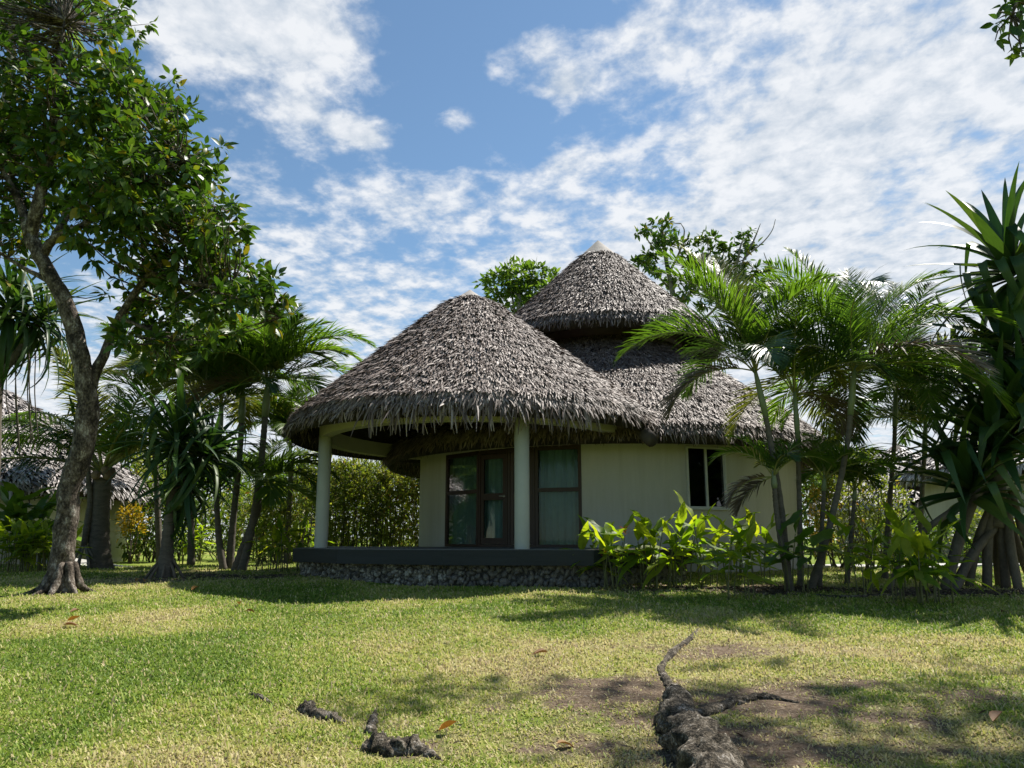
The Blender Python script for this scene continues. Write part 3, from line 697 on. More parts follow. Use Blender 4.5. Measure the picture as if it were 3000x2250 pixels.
# ------------------------------------------------------------------ palms
def frond_arrays(L, el0, droop, pairs, ll, lw, vee=25, grav=.35, fwd=(30, 62), seed=0, ragged=.12):
    r = np.random.default_rng(seed); n = 25
    t = np.linspace(0, 1, n); el = np.radians(el0) - np.radians(droop) * t ** 1.25
    ds = L / (n - 1); x = np.concatenate([[0], np.cumsum(np.cos(el[:-1]) * ds)]); z = np.concatenate([[0], np.cumsum(np.sin(el[:-1]) * ds)])
    bend = r.normal(0, .06) * L * t ** 2
    tt = np.linspace(.15, .995, pairs); tt = np.concatenate([tt, tt + .006]); side = np.concatenate([np.ones(pairs), -np.ones(pairs)])
    tt = np.clip(tt + r.normal(0, .004, len(tt)), 0, 1); m = len(tt)
    B = np.stack([np.interp(tt, t, x), np.interp(tt, t, bend), np.interp(tt, t, z)], 1); e = np.interp(tt, t, el)
    T = np.stack([np.cos(e), 0 * e, np.sin(e)], 1); N = np.stack([-np.sin(e), 0 * e, np.cos(e)], 1); Sd = np.stack([0 * e, side, 0 * e], 1)
    fw = np.radians(fwd[0] + (fwd[1] - fwd[0]) * tt + r.normal(0, 5, m)); ve = np.radians(vee + r.normal(0, 9, m))
    D = Sd * (np.cos(fw) * np.cos(ve))[:, None] + T * np.sin(fw)[:, None] + N * (np.cos(fw) * np.sin(ve))[:, None]; D = norm(D)
    shape = np.clip(np.sin(np.pi * np.clip(tt * .82 + .16, 0, 1)) ** .7, .18, 1); ln = ll * shape * (1 + r.normal(0, ragged, m))
    Wd = norm(T - D * np.sum(T * D, 1, keepdims=True)); g = grav * (1 + r.normal(0, .3, m)); V = []
    for s, w in ((0, .55), (.35, 1), (.7, .75), (1, .06)):
        c = B + D * (ln * s)[:, None]; c[:, 2] -= g * ln * s * s * (.55 + .45 * np.abs(np.cos(e)))
        V += [c - Wd * (lw * w / 2), c + Wd * (lw * w / 2)]
    V = np.stack(V, 1).reshape(-1, 3); b = np.arange(m) * 8
    Fq = np.concatenate([np.stack([b + k, b + k + 1, b + k + 3, b + k + 2], 1) for k in (0, 2, 4)])
    tint = np.repeat(np.clip(.25 + r.normal(0, .12, m), 0, .6), 8)
    P = [Vector((x[i], bend[i], z[i])) for i in range(0, n, 3)]
    return V, Fq, tint, P
def frond(parent, loc, az, el, L, droop, m='frond_green', pairs=44, ll=.5, lw=.035, vee=25, grav=.35, rr=.016, rm='rachis'):
    V, Fq, tint, P = frond_arrays(L, el, droop, pairs, ll, lw, vee, grav, seed=random.randrange(10 ** 6))
    o = link('frond', npmesh('frond', V, Fq, tint), m, parent); o.location = Vector(loc) - wloc(parent); o.rotation_euler = (R(random.uniform(-14, 14)), 0, R(az))
    mb = MB().tube(P, list(np.linspace(rr, rr * .25, len(P))), 5); q = link('rachis', npmesh('rachis', mb.V, mb.F, None, True), rm, o)
    return o
def ring_trunk(name, pts, radii, m, parent, rings, bulge=.06, n=12):
    P = spline(pts, max(6, rings)); rd = lerps(radii, len(P)); rd = [r * (1 + bulge * (1 if i % 2 else -1)) for i, r in enumerate(rd)]
    return MB().tube(P, rd, n, True, .03).build(name, m, parent, True)
EXTRA = [(70, 80, 2.3, 50), (170, 74, 2.2, 75), (20, 70, 2.2, 80), (120, 82, 2.4, 45), (-140, 70, 2.1, 85), (-40, 74, 2.1, 80), (0, 58, 2.2, 95), (180, 60, 2.2, 95), (50, 64, 2.2, 85), (140, 66, 2.2, 85)]
def areca(label, pts, r, fronds, shaft=.9, group=None, trunkm='bark_palm', gain=1.0, extra=10, low=(), **kw):
    b = pts[0]; t = thing('areca_palm', label, 'palm', (b.x, b.y, gz(b.x, b.y)), group)
    base = Vector((b.x, b.y, gz(b.x, b.y) - .05)); top = pts[-1]; d = (pts[-1] - pts[-2]).normalized(); s0 = top - d * shaft
    ring_trunk('trunk', [base] + list(pts[1:-1]) + [s0], [r * 1.35, r, r * .9, r * .85], trunkm, t, 9)
    MB().tube([s0, s0 + d * shaft * .35, s0 + d * shaft * .75, top + d * .05], [r * .95, r * 1.15, r * .9, r * .5], 10).build('crownshaft', 'crownshaft', t, True)
    if shaft > .5: fronds = list(fronds) + [(a + random.uniform(-25, 25), e, l * random.uniform(.9, 1.1), q, random.choice(['frond_green', 'frond_green', 'frond_yellow', 'frond_dark'])) for a, e, l, q in EXTRA[:extra]]
    fronds = list(fronds) + [(a, random.uniform(8, 42), 2.0 * random.uniform(.85, 1.15), random.uniform(85, 115), random.choice(['frond_green', 'frond_green', 'frond_dark', 'frond_yellow'])) for a in low]
    for (az, el, L, dr, m) in fronds:
        f = frond(t, top - d * random.uniform(0, .08), az, min(84, el + 5), L * gain, dr * (.85 if el > 60 else .95), m, **kw)
    return t
FG, FD, FY, FX = 'frond_green', 'frond_dark', 'frond_yellow', 'frond_dead'
def spread(n, L, els, droop, mats, a0=None):
    a0 = random.uniform(0, 360) if a0 is None else a0
    return [(a0 + i * 137.5, random.uniform(*els), L * random.uniform(.85, 1.1), random.uniform(*droop), random.choice(mats)) for i in range(n)]
# right clump in front of the bungalow
pY = gp(2335, 1727).y
def pth(Y, *pp): return [at(x, y, Y) for x, y in pp]
ka = dict(pairs=76, ll=.72, lw=.028, grav=.28, gain=1.28)
areca('tall areca palm with green crownshaft arching over the side window', pth(pY, (2312, 1724), (2290, 1500), (2262, 1320), (2240, 1205), (2212, 1085)), .052,
      [(178, 52, 2.35, 118, FG), (200, 66, 2.2, 88, FG), (150, 62, 2.2, 96, FD), (-60, 62, 2.0, 100, FG), (80, 76, 2.3, 60, FG), (20, 72, 2.1, 80, FG), (-100, 20, 1.7, 80, FD), (185, 5, 1.6, 95, FX), (110, 40, 2.1, 110, FD)], extra=4, low=(20,), group='areca palms beside the bungalow', **ka)
areca('slender areca palm standing in the middle of the right hand clump', pth(pY + .5, (2345, 1722), (2345, 1600), (2340, 1400), (2337, 1280), (2328, 1150)), .046,
      [(10, 55, 1.9, 100, FG), (160, 60, 2.0, 95, FD), (60, 75, 2.1, 55, FG), (110, 70, 2.2, 70, FG), (-50, 40, 1.6, 110, FD), (-110, 64, 1.8, 95, FG), (30, 5, 1.4, 80, FX)], extra=3, low=(10, 50), group='areca palms beside the bungalow', **ka)
areca('leaning areca palm with ringed trunk nearest the pandanus', pth(pY + .15, (2372, 1726), (2415, 1600), (2455, 1440), (2484, 1290), (2504, 1080)), .056,
      [(5, 58, 2.5, 105, FG), (-25, 48, 2.3, 100, FG), (165, 66, 2.3, 80, FG), (60, 72, 2.4, 75, FG), (120, 78, 2.3, 55, FG), (190, 40, 2.0, 105, FD), (-100, 60, 2.1, 105, FD), (-150, 30, 1.8, 100, FD), (20, 20, 2.2, 95, FD), (-60, 18, 1.9, 90, FX)], extra=5, low=(0, 35, 70, 110, 150, -25, -50), group='areca palms beside the bungalow', **ka)
areca('short areca palm with low crown in front of the white wall', pth(pY - .15, (2318, 1728), (2290, 1600), (2274, 1490), (2266, 1390)), .05,
      [(176, 58, 1.35, 125, FG), (150, 70, 1.2, 80, FG), (5, 46, 1.3, 100, FG), (25, 62, 1.3, 90, FG), (-80, 55, 1.0, 110, FD), (185, -5, 1.1, 75, FX), (90, 66, 1.2, 90, FG), (-170, -25, 1.0, 60, FX)], .25, 'areca palms beside the bungalow', pairs=40, ll=.38, lw=.03, grav=.25)
areca('areca palm filling the gap behind the leaning one', pth(pY + 2.2, (2590, 1690), (2600, 1560), (2612, 1400), (2620, 1300), (2625, 1130)), .05,
      spread(9, 2.3, (30, 78), (70, 105), [FG, FG, FY, FD], 15), extra=4, low=(0, 50, 100, 150, 200, -50, -100), group='areca palms beside the bungalow', **ka)
areca('areca palm with wide crown in front of the right hand hut', pth(pY + 3.0, (2690, 1680), (2697, 1560), (2702, 1430), (2708, 1340), (2712, 1230)), .05,
      spread(9, 2.2, (25, 78), (70, 105), [FG, FG, FD], 70), extra=4, low=(20, 70, 120, 170, 220, -40, -90), group='areca palms beside the bungalow', **ka)
areca('low areca sucker with feathery fronds right of the main stems', pth(pY + .5, (2400, 1722), (2405, 1600), (2412, 1480), (2415, 1400)), .04,
      [(5, 55, 1.5, 100, FG), (-20, 40, 1.4, 100, FG), (40, 62, 1.5, 90, FG), (170, 62, 1.4, 95, FG), (100, 70, 1.5, 80, FG), (-80, 55, 1.2, 105, FG), (140, 50, 1.4, 100, FY), (20, 25, 1.4, 90, FD)], .25, 'areca palms beside the bungalow', pairs=48, ll=.45, lw=.028, grav=.25)
areca('low areca sucker half hidden behind the leaning trunk', pth(pY + 1.2, (2480, 1712), (2490, 1600), (2500, 1500), (2505, 1430)), .04,
      [(0, 50, 1.5, 100, FG), (-30, 55, 1.4, 100, FG), (50, 60, 1.5, 90, FG), (160, 60, 1.6, 95, FG), (110, 68, 1.6, 80, FG), (200, 45, 1.4, 105, FG), (-90, 50, 1.3, 105, FG)], .25, 'areca palms beside the bungalow', pairs=48, ll=.48, lw=.03, grav=.25)
# left clump
lY = gp(690, 1674).y
kl = dict(pairs=76, ll=.82, lw=.036, grav=.3, gain=1.12)
areca('tall areca palm whose crown rises beside the porch eave', pth(lY, (707, 1672), (735, 1560), (760, 1400), (772, 1280), (785, 1120)), .085,
      [(8, 62, 2.9, 118, FG), (-12, 46, 2.6, 105, FG), (30, 34, 2.6, 85, FG), (165, 64, 2.8, 95, FG), (100, 78, 2.9, 60, FG), (200, 50, 2.6, 110, FG), (-70, 62, 2.4, 105, FG), (-120, 40, 2.2, 110, FG), (-30, 10, 2.2, 90, FG), (190, 5, 2.0, 85, FX), (60, 66, 2.8, 85, FG)], group='areca palms left of the porch', **kl)
areca('areca palm with upright yellow green crown behind the left pandanus', pth(lY + .5, (672, 1676), (680, 1560), (698, 1380), (705, 1290), (712, 1140)), .08,
      [(170, 66, 2.9, 92, FG), (140, 74, 2.9, 72, FG), (195, 50, 2.7, 105, FY), (60, 74, 2.8, 70, FG), (10, 56, 2.5, 105, FG), (-80, 60, 2.4, 105, FG), (-140, 50, 2.5, 110, FG), (185, 22, 2.4, 90, FY), (110, 62, 2.6, 80, FG)], group='areca palms left of the porch', **kl)
areca('stout areca palm with low arching fronds close to the porch column', pth(lY + .2, (690, 1674), (715, 1600), (752, 1500), (760, 1420)), .10,
      [(5, 46, 1.9, 110, FG), (-25, 30, 1.8, 105, FG), (40, 60, 1.8, 100, FG), (150, 50, 1.6, 110, FG), (-100, 45, 1.6, 115, FG), (15, 5, 1.7, 90, FG), (-60, 20, 1.6, 100, FG), (80, 68, 1.8, 80, FG)], .3, 'areca palms left of the porch', **kl)
areca('areca palm with bare grey stem at the left of its clump', pth(lY + .3, (655, 1674), (640, 1560), (632, 1400), (640, 1300), (650, 1190)), .07,
      spread(8, 2.3, (20, 78), (80, 115), [FG, FD, FG, FY], 130), group='areca palms left of the porch', trunkm='bark_palm', **kl)
areca('areca palm half hidden behind the coconut and pandanus leaves', pth(lY + 3.0, (560, 1660), (560, 1500), (562, 1350), (566, 1250), (570, 1150)), .08,
      spread(9, 2.7, (25, 75), (80, 110), [FG, FD, FY], 20), group='areca palms left of the porch', **kl)
areca('areca palm farthest back between the left hut and the clump', pth(lY + 4.2, (470, 1650), (462, 1500), (455, 1350), (450, 1250), (445, 1160)), .08,
      spread(9, 2.8, (25, 75), (80, 110), [FG, FG, FY], 75), group='areca palms left of the porch', **kl)
areca('areca palm behind the porch column with feathery crown', pth(lY + 3.6, (840, 1650), (845, 1540), (850, 1450), (852, 1400), (850, 1310)), .08,
      spread(8, 2.0, (20, 75), (80, 110), [FG, FG, FD], 10), group='areca palms left of the porch', **kl)
# young coconut palm
cY = gp(296, 1668).y; cb = gp(296, 1668)
coco = thing('coconut_palm', 'young coconut palm with thick ringed trunk and long arching fronds', 'palm', cb)
ring_trunk('trunk', [cb - Vector((0, 0, .1)), at(292, 1640, cY), at(290, 1570, cY), at(292, 1480, cY), at(300, 1400, cY)], [.36, .28, .25, .25, .22], 'bark_palm', coco, 8, .03, 16)
ct = at(300, 1385, cY)
for (az, el, L, dr, m) in [(176, 38, 4.2, 62, FG), (158, 60, 4.2, 82, FG), (196, 22, 3.6, 60, FD), (-95, 80, 3.6, 40, FY), (20, 58, 4.2, 62, FY), (40, 66, 4.4, 60, FG), (8, 44, 3.6, 82, FY), (130, 72, 4.4, 60, FG), (90, 78, 4.6, 45, FG), (-30, 60, 3.4, 90, FG), (-150, 56, 3.4, 90, FD), (65, 50, 4.0, 70, FG)]:
    frond(coco, ct, az, el, L, dr, m, pairs=115, ll=.95, lw=.042, vee=12, grav=.5, rr=.05)
for k in range(5):
    a = random.uniform(0, 6.28); q = ct + Vector((math.cos(a) * .26, math.sin(a) * .26 - .1, .05 - random.random() * .25))
    MB().tube([q + Vector((0, 0, .13)), q + Vector((0, 0, .09)), q, q - Vector((0, 0, .09)), q - Vector((0, 0, .13))], [.02, .09, .12, .09, .02], 10).build('coconut', 'dead_leaf_wood', coco, True)
# tall coconut trunk glimpsed through the big tree
tp = thing('coconut_palm', 'tall pale coconut palm trunk glimpsed through the upper left leaves', 'palm', (at(-170, 1600, 22).x, 22, gz(-17, 22)))
ring_trunk('trunk', [Vector((at(-170, 1600, 22).x, 22, .6)), at(-90, 900, 22), at(0, 400, 22), at(35, 120, 22), at(28, -60, 22)], [.22, .15, .13, .13, .12], 'bark_grey', tp, 10)
for (az, el, L, dr, m) in spread(9, 4.0, (10, 75), (60, 100), [FG, FD]): frond(tp, at(28, -60, 22), az, el, L, dr, m, pairs=50, ll=.8, lw=.05, vee=12, grav=.5, rr=.045)

# ------------------------------------------------------------------ pandanus
def strap_mesh(droop, fold_at=None, w=1.0, rows=9):
    V = []; Fc = []; x = z = 0.0; e = 0.0
    for i in range(rows + 1):
        t = i / rows; wd = w * (min(1, .55 + t * 3) if t < .2 else (1 - max(0, t - .35) / .65) ** .75 + .02) * .5
        V += [(x, -wd, z + wd * .035), (x, 0, z), (x, wd, z + wd * .035)]
        e -= R(droop) / rows * (1 + t)
        if fold_at and abs(t - fold_at) < .5 / rows: e -= R(95)
        x += math.cos(e) / rows; z += math.sin(e) / rows
    for i in range(rows): a = i * 3; Fc += [[a, a + 3, a + 4, a + 1], [a + 1, a + 4, a + 5, a + 2]]
    return npmesh('pandanus_leaf', np.array(V), np.array(Fc))
# straps are unit length; width is set by scale
STR = [strap_mesh(d, f) for d, f in ((15, None), (35, None), (60, None), (85, None), (30, .45), (20, .6))]
def rosette(parent, c, n, L, w, els=(82, -25), axis=(0, 0, 1), azr=None, m='pandanus_leaf', stiff=True):
    ax = Vector(axis).normalized(); q = Vector((0, 0, 1)).rotation_difference(ax)
    for i in range(n):
        t = i / max(1, n - 1); az = (i * 137.5 * 1.02 + random.uniform(-9, 9)) if azr is None else random.uniform(*azr)
        el = els[0] + (els[1] - els[0]) * t ** .9 + random.uniform(-7, 7)
        d = q @ Vector((math.cos(R(az)) * math.cos(R(el)), math.sin(R(az)) * math.cos(R(el)), math.sin(R(el))))
        up = q @ Vector((-math.cos(R(az)) * math.sin(R(el)), -math.sin(R(az)) * math.sin(R(el)), math.cos(R(el))))
        k = random.choice([0, 0, 1, 1, 4, 5] if t < .35 else [0, 1, 1, 1, 4, 5] if t < .8 else [1, 2, 2, 4]) if stiff else random.choice([0, 1, 1, 4, 5] if t < .3 else [1, 2, 2, 4, 5, 4] if t < .65 else [2, 3, 3, 4])
        l = L * random.uniform(.8, 1.1) * (.75 if t > .85 else 1); ww = w * random.uniform(.8, 1.15)
        inst('leaf', STR[k], mat_of(Vector(c) + d * .05 - ax * (.25 * t), d, up + Vector((random.uniform(-.3, .3), random.uniform(-.3, .3), 0)), (l, ww, l)), parent, m)
def stilt(parent, pts, radii, m='stilt', name='stilt_root'): 
    P = spline(pts, 5); return MB().tube(P, lerps(radii, len(P)), 8, True, .06).build(name, m, parent, True)
# left: pandanus with trunk, between coconut palm and areca clump
b = gp(484, 1692); pl = thing('pandanus', 'small pandanus with drooping strap leaves between coconut and areca palms', 'pandanus', b)
ring_trunk('trunk', [b - Vector((0, 0, .05)), at(490, 1600, b.y), at(500, 1500, b.y), at(515, 1400, b.y), at(520, 1330, b.y)], [.20, .13, .12, .12, .10], 'bark_palm', pl, 8)
for k in range(9):
    a = k * .7; e = Vector((b.x + .42 * math.cos(a), b.y + .34 * math.sin(a), 0)); e.z = gz(e.x, e.y) - .05
    stilt(pl, [at(488, 1600 + k * 4, b.y), (at(487, 1640, b.y) + e) / 2 + Vector((.04 * math.cos(a), 0, .05)), e], [.035, .03, .03])
rosette(pl, at(520, 1290, b.y), 95, 2.0, .12, (84, -30), (.12, -.1, 1))
rosette(pl, at(600, 1330, b.y + .1), 75, 1.8, .10, (75, -35), (.5, -.1, .8), stiff=False)
rosette(pl, at(545, 1400, b.y - .1), 45, 1.6, .10, (10, -65), (.1, -.2, 1), stiff=False)
stilt(pl, [at(508, 1440, b.y), at(560, 1400, b.y), at(600, 1340, b.y + .1)], [.07, .06, .06], 'bark_palm', 'branch')
# thin pandanus with stilts behind the big trunk
b = gp(245, 1668); p2 = thing('pandanus', 'thin pandanus stem on spread stilt roots beside the coconut trunk', 'pandanus', b)
stilt(p2, [at(246, 1600, b.y), at(258, 1520, b.y), at(264, 1450, b.y), at(250, 1330, b.y), at(225, 1240, b.y)], [.08, .085, .07, .06, .05], 'bark_palm', 'trunk')
for k in range(8):
    a = k * .785; e = Vector((b.x + .40 * math.cos(a), b.y + .4 * math.sin(a), 0)); e.z = gz(e.x, e.y) - .05
    stilt(p2, [at(247, 1590, b.y), (at(246, 1620, b.y) + e) / 2 + Vector((.07 * math.cos(a), 0, .06)), e], [.035, .035, .03], 'bark_grey')
rosette(p2, at(225, 1240, b.y), 16, 1.1, .08, (80, -30), (-.2, 0, 1))
# far left drooping pandanus
Y0 = 15.5; b = Vector((at(-30, 1600, Y0).x, Y0, 0)); b.z = gz(b.x, b.y); p3 = thing('pandanus', 'tall pandanus with hanging dark strap leaves at the left edge', 'pandanus', b)
stilt(p3, [b, at(-20, 1400, Y0), at(-10, 1150, Y0), at(20, 960, Y0)], [.16, .13, .12, .1], 'bark_palm', 'trunk')
rosette(p3, at(30, 900, Y0), 90, 2.1, .11, (80, -45), (.15, -.1, 1), stiff=False); rosette(p3, at(120, 930, Y0 + .4), 70, 1.8, .10, (70, -50), (.4, 0, 1), stiff=False)
stilt(p3, [at(-10, 1120, Y0), at(60, 1020, Y0), at(115, 950, Y0 + .4)], [.08, .07, .06], 'bark_palm', 'branch')
for k in range(7):
    x = random.uniform(5, 110); y = random.uniform(1010, 1060)
    MB().tube(spline([at(x, y, Y0), at(x + random.uniform(-8, 8), y + 120, Y0), at(x + random.uniform(-12, 20), y + random.uniform(180, 330), Y0)], 4), .012, 5).build('aerial_root', 'stem_dark', p3, True)
# large pandanus on the right
rY = gp(2890, 1722).y; b = at(2905, 1722, rY); b.z = gz(b.x, b.y)
p4 = thing('pandanus', 'large pandanus with broad leaves on splayed stilt roots at right edge', 'pandanus', b)
hub = at(2925, 1400, rY)
stilt(p4, [at(2918, 1545, rY), hub, at(2935, 1320, rY)], [.13, .14, .12], 'bark_palm', 'trunk')
stilt(p4, [at(2930, 1350, rY), at(2975, 1180, rY + .1), at(2990, 980, rY + .2), at(2985, 830, rY + .2)], [.11, .09, .085, .08], 'bark_palm', 'branch')
stilt(p4, [at(2905, 1430, rY), at(2870, 1425, rY + .1), at(2840, 1425, rY)], [.09, .08, .07], 'bark_palm', 'branch')
for (x0, y0, x1, y1, r0, dy) in ((2892, 1378, 2764, 1712, .10, -.3), (2909, 1462, 2833, 1690, .075, .1), (2913, 1547, 2790, 1712, .085, -.35), (2917, 1430, 2890, 1722, .085, 0), (2940, 1440, 2948, 1728, .085, .1), (2950, 1450, 2985, 1735, .08, -.2), (2945, 1480, 3030, 1715, .075, .3), (2930, 1500, 2925, 1705, .07, .5), (2960, 1430, 3060, 1735, .07, -.1)):
    e = at(x1, y1, rY + dy); e.z = gz(e.x, e.y) - .06; s0 = at(x0, y0, rY)
    stilt(p4, [s0, s0 * .5 + e * .5 + Vector((-.05, 0, .06)), e], [r0 * .8, r0, r0 * .95])
stilt(p4, [at(2900, 1440, rY), at(2800, 1490, rY - .1), at(2700, 1560, rY - .2), at(2655, 1600, rY - .2), Vector((*at(2600, 1700, rY - .25).xy, gz(*at(2600, 1700, rY - .25).xy) - .05))], [.05, .06, .06, .055, .05])
rosette(p4, at(2965, 790, rY + .2), 64, 2.35, .23, (82, -22), (-.35, -.1, 1))
rosette(p4, at(2950, 1020, rY + .1), 50, 2.1, .22, (66, -30), (-.4, -.2, 1))
rosette(p4, at(2925, 1300, rY), 62, 2.2, .22, (86, 4), (-.05, -.12, 1))
rosette(p4, at(2838, 1425, rY - .05), 52, 2.05, .19, (86, -8), (-.35, -.1, 1))
rosette(p4, at(3000, 1220, rY - .2), 44, 2.0, .2, (80, 0), (.1, -.2, 1))

# ------------------------------------------------------------------ broad leaved plants
def paddle_mesh(droop, wave=.0, name='leaf', fold=.3):
    V, Fc = tmpl_leaf(fold, droop, .30, 7); V = V.copy()
    V[:, 2] += wave * np.sin(V[:, 0] * 9) * np.abs(V[:, 1]) * 2
    return npmesh(name, V, Fc, None, True)
PADM = {m: [paddle_mesh(d, w) for d, w in ((.05, .2), (.25, .2), (.5, .3), (.75, .25))] for m in ('broad_leaf', 'banana_leaf', 'red_bract')}
def heliconia(name, label, cat, base, stems, h, L, wf, sp, m='broad_leaf', group=None, per=4, flower=False, lean=(0, 0), stemm='stem_green'):
    t = thing(name, label, cat, base, group)
    for s in range(stems):
        a = random.uniform(0, 6.28); rr = sp * math.sqrt(random.random()); x = base.x + rr * math.cos(a); y = base.y + rr * math.sin(a) * .7; g = gz(x, y)
        hh = h * (.78 if name == 'heliconia' else 1) * random.uniform(.5, 1.0); ln = Vector((random.uniform(-.16, .16) + lean[0], random.uniform(-.12, .12) + lean[1], 0)) * hh
        P = [Vector((x, y, g - .04)), Vector((x, y, g + hh * .5)) + ln * .35, Vector((x, y, g + hh)) + ln]
        PP = spline(P, 4); MB().tube(PP, list(np.linspace(.014, .006, len(PP))), 6).build('stem', stemm, t, True)
        n = max(2, int(per * hh / h + .5)); a0 = random.uniform(0, 6.28)
        for k in range(n):
            f = .5 + .5 * (k + 1) / n; q = PP[min(len(PP) - 1, int(f * (len(PP) - 1)))]
            az = a0 + k * math.pi + random.uniform(-.6, .6); el = R(15 + 40 * (k / n) + random.uniform(-20, 18)) if k < n - 1 else R(random.uniform(35, 78))
            d = Vector((math.cos(az) * math.cos(el), math.sin(az) * math.cos(el), math.sin(el))); up = Vector((-math.cos(az) * math.sin(el), -math.sin(az) * math.sin(el), math.cos(el)))
            l = L * random.uniform(.7, 1.15); mi = random.choice([0, 1, 1, 2] if k == n - 1 else [1, 2, 2, 3])
            inst('leaf', PADM[m][mi], mat_of(q + d * .02, d, up + Vector((random.uniform(-.35, .35), random.uniform(-.35, .35), 0)), (l, l * wf, l)), t, m)
        if flower and s in (0, 3):
            for k in range(5):
                q = PP[-1] + Vector((0, 0, .03 * k)); az = k * math.pi + .4; d = Vector((math.cos(az), math.sin(az) * .4, .6))
                inst('bract', PADM['red_bract'][0], mat_of(q, d, (0, 0, 1), (.12, .10, .1)), t, 'red_bract')
    return t
row = [((1742, 1722), 4, 1.05, 'low leftmost heliconia at the corner of the stone plinth', False), ((1800, 1726), 8, 1.30, 'heliconia with red flower bracts left in the row along the wall', True), ((1905, 1724), 8, 1.40, 'arching heliconia beside the red flowered one', False),
       ((1985, 1722), 8, 1.30, 'bushy heliconia in the middle of the row below the blank wall', False), ((2085, 1715), 8, 1.55, 'tallest heliconia with upright yellow leaf below the side window', False), ((2165, 1756), 6, 1.15, 'heliconia standing forward of the row on bare soil', False),
       ((2150, 1700), 6, 1.35, 'heliconia at the back of the row against the wall', False), ((2235, 1704), 6, 1.25, 'rightmost heliconia of the row beside the palm stems', False)]
for (p, s, h, lab, fl) in row: heliconia('heliconia', lab, 'plant', gp(*p), s, h, .62, 1.0, .26, group='heliconias along the bungalow wall', flower=fl, per=5)
heliconia('heliconia', 'dark broad leaved plant rising among the areca stems', 'plant', gp(2335, 1735), 5, 1.35, .75, 1.15, .22, 'banana_leaf', 'heliconias along the bungalow wall', 4)
for (p, s, h, lab) in [((2520, 1742), 4, 1.2, 'heliconia with three bare stems left of the pandanus roots'), ((2545, 1720), 4, 1.3, 'taller heliconia behind the bare stemmed one'), ((2665, 1765), 9, 1.05, 'low many stemmed heliconia in front of the pandanus'), ((2745, 1768), 9, 1.15, 'wide heliconia clump nearest the lawn at right'), ((2700, 1730), 5, 1.35, 'heliconia with long arching leaf in front of prop root')]:
    heliconia('heliconia', lab, 'plant', gp(*p), s, h, .62, 1.0, .3, group='heliconias by the pandanus', per=4)
for (p, s, h, lab) in [((40, 1664), 7, 1.75, 'banana like plant with upright leaves at far left'), ((112, 1662), 7, 1.6, 'banana like plant left of the big trunk')]:
    heliconia('banana_plant', lab, 'plant', gp(*p), s, h, 1.2, 1.0, .5, 'banana_leaf', 'banana plants before the left hut', 5)
for (p, lab) in [((15, 1680), 'bright yellow green low plant at the left frame edge'), ((72, 1678), 'yellow green low plant under the banana leaves'), ((135, 1674), 'yellow green low plant touching the big trunk')]:
    heliconia('ginger_plant', lab, 'plant', gp(*p), 14, 1.0, .5, .9, .5, 'broad_leaf', 'yellow green plants at far left', 5)
for (px, py, lab) in [(560, 1652, 'leafy ginger behind the left pandanus'), (790, 1672, 'ginger clump right of the areca stems'), (850, 1676, 'ginger clump touching the porch plinth corner'), (900, 1655, 'ginger behind the corner of the deck')]:
    heliconia('ginger_plant', lab, 'plant', gp(px, py), 12, 1.1, .5, .8, .4, 'broad_leaf', 'gingers by the areca clump', 4)

# ------------------------------------------------------------------ shrubs and trees
def rand_dirs(n, up=0.0):
    d = rng.normal(0, 1, (n, 3)); d[:, 2] += up; return norm(d)
def leaf_cloud(C, out, per, L, spread, droop=-.15, wf=1.0):
    """rosette-like bunches of leaves at centres C (n,3)"""
    n = len(C) * per; c = np.repeat(C, per, 0); o = np.repeat(out, per, 0)
    d = norm(o * .7 + rng.normal(0, .75, (n, 3)) + np.array([0, 0, droop])); P = c + d * (rng.random(n) * spread)[:, None]
    Z = np.array([0, 0, 1.0]) + rng.normal(0, .55, (n, 3)); l = L * rng.uniform(.6, 1.2, n)
    return P, d, Z, np.stack([l, l * wf, l], 1)
def leaves_obj(name, parent, A, m, T=LEAF, kind='stuff'):
    V, Fc, t = batch(T, *A, np.clip(rng.normal(.4, .24, len(A[0])), 0, .97)); return tag(mobj(name, V, Fc, m, parent, t), kind=kind)
def shrub(name, label, base, w, h, ncl, L, m, group=None, stems=6, stemm='stem_dark', per=9, low=.15, cat='shrub', dep=None, spindly=False):
    base = Vector(base); t = thing(name, label, cat, base, group); dep = dep or w; mb = MB()
    u_ = rng.random((ncl, 3)); a = u_[:, 0] * 6.283; r = np.sqrt(u_[:, 1]); z = low + (1 - low) * u_[:, 2] ** .75
    prof = np.sqrt(np.clip(1 - (z * 1.02 - .45) ** 2 / .36, .12, 1))
    C = np.stack([base.x + np.cos(a) * r * w * prof, base.y + np.sin(a) * r * dep * prof, base.z + z * h], 1)
    for k in range(stems):
        q = C[rng.integers(ncl)]; s = Vector((base.x + random.uniform(-.5, .5) * w * (1.6 if spindly else .6), base.y + random.uniform(-.3, .3) * dep, base.z - .05))
        if spindly: q = np.array([s.x + random.uniform(-.2, .2), s.y, base.z + h * random.uniform(.7, 1)])
        mb.tube(spline([s, s.lerp(Vector(q), .5) + Vector((random.uniform(-.1, .1), random.uniform(-.1, .1), 0)), Vector(q)], 4), list(np.linspace(.022, .008, 9)), 5)
    mb.build('stems', stemm, t, True)
    out = norm(C - np.array([base.x, base.y, base.z + h * .4]))
    leaves_obj('foliage', t, leaf_cloud(C, out, per, L, L * 1.3), m, LEAF_L); return t
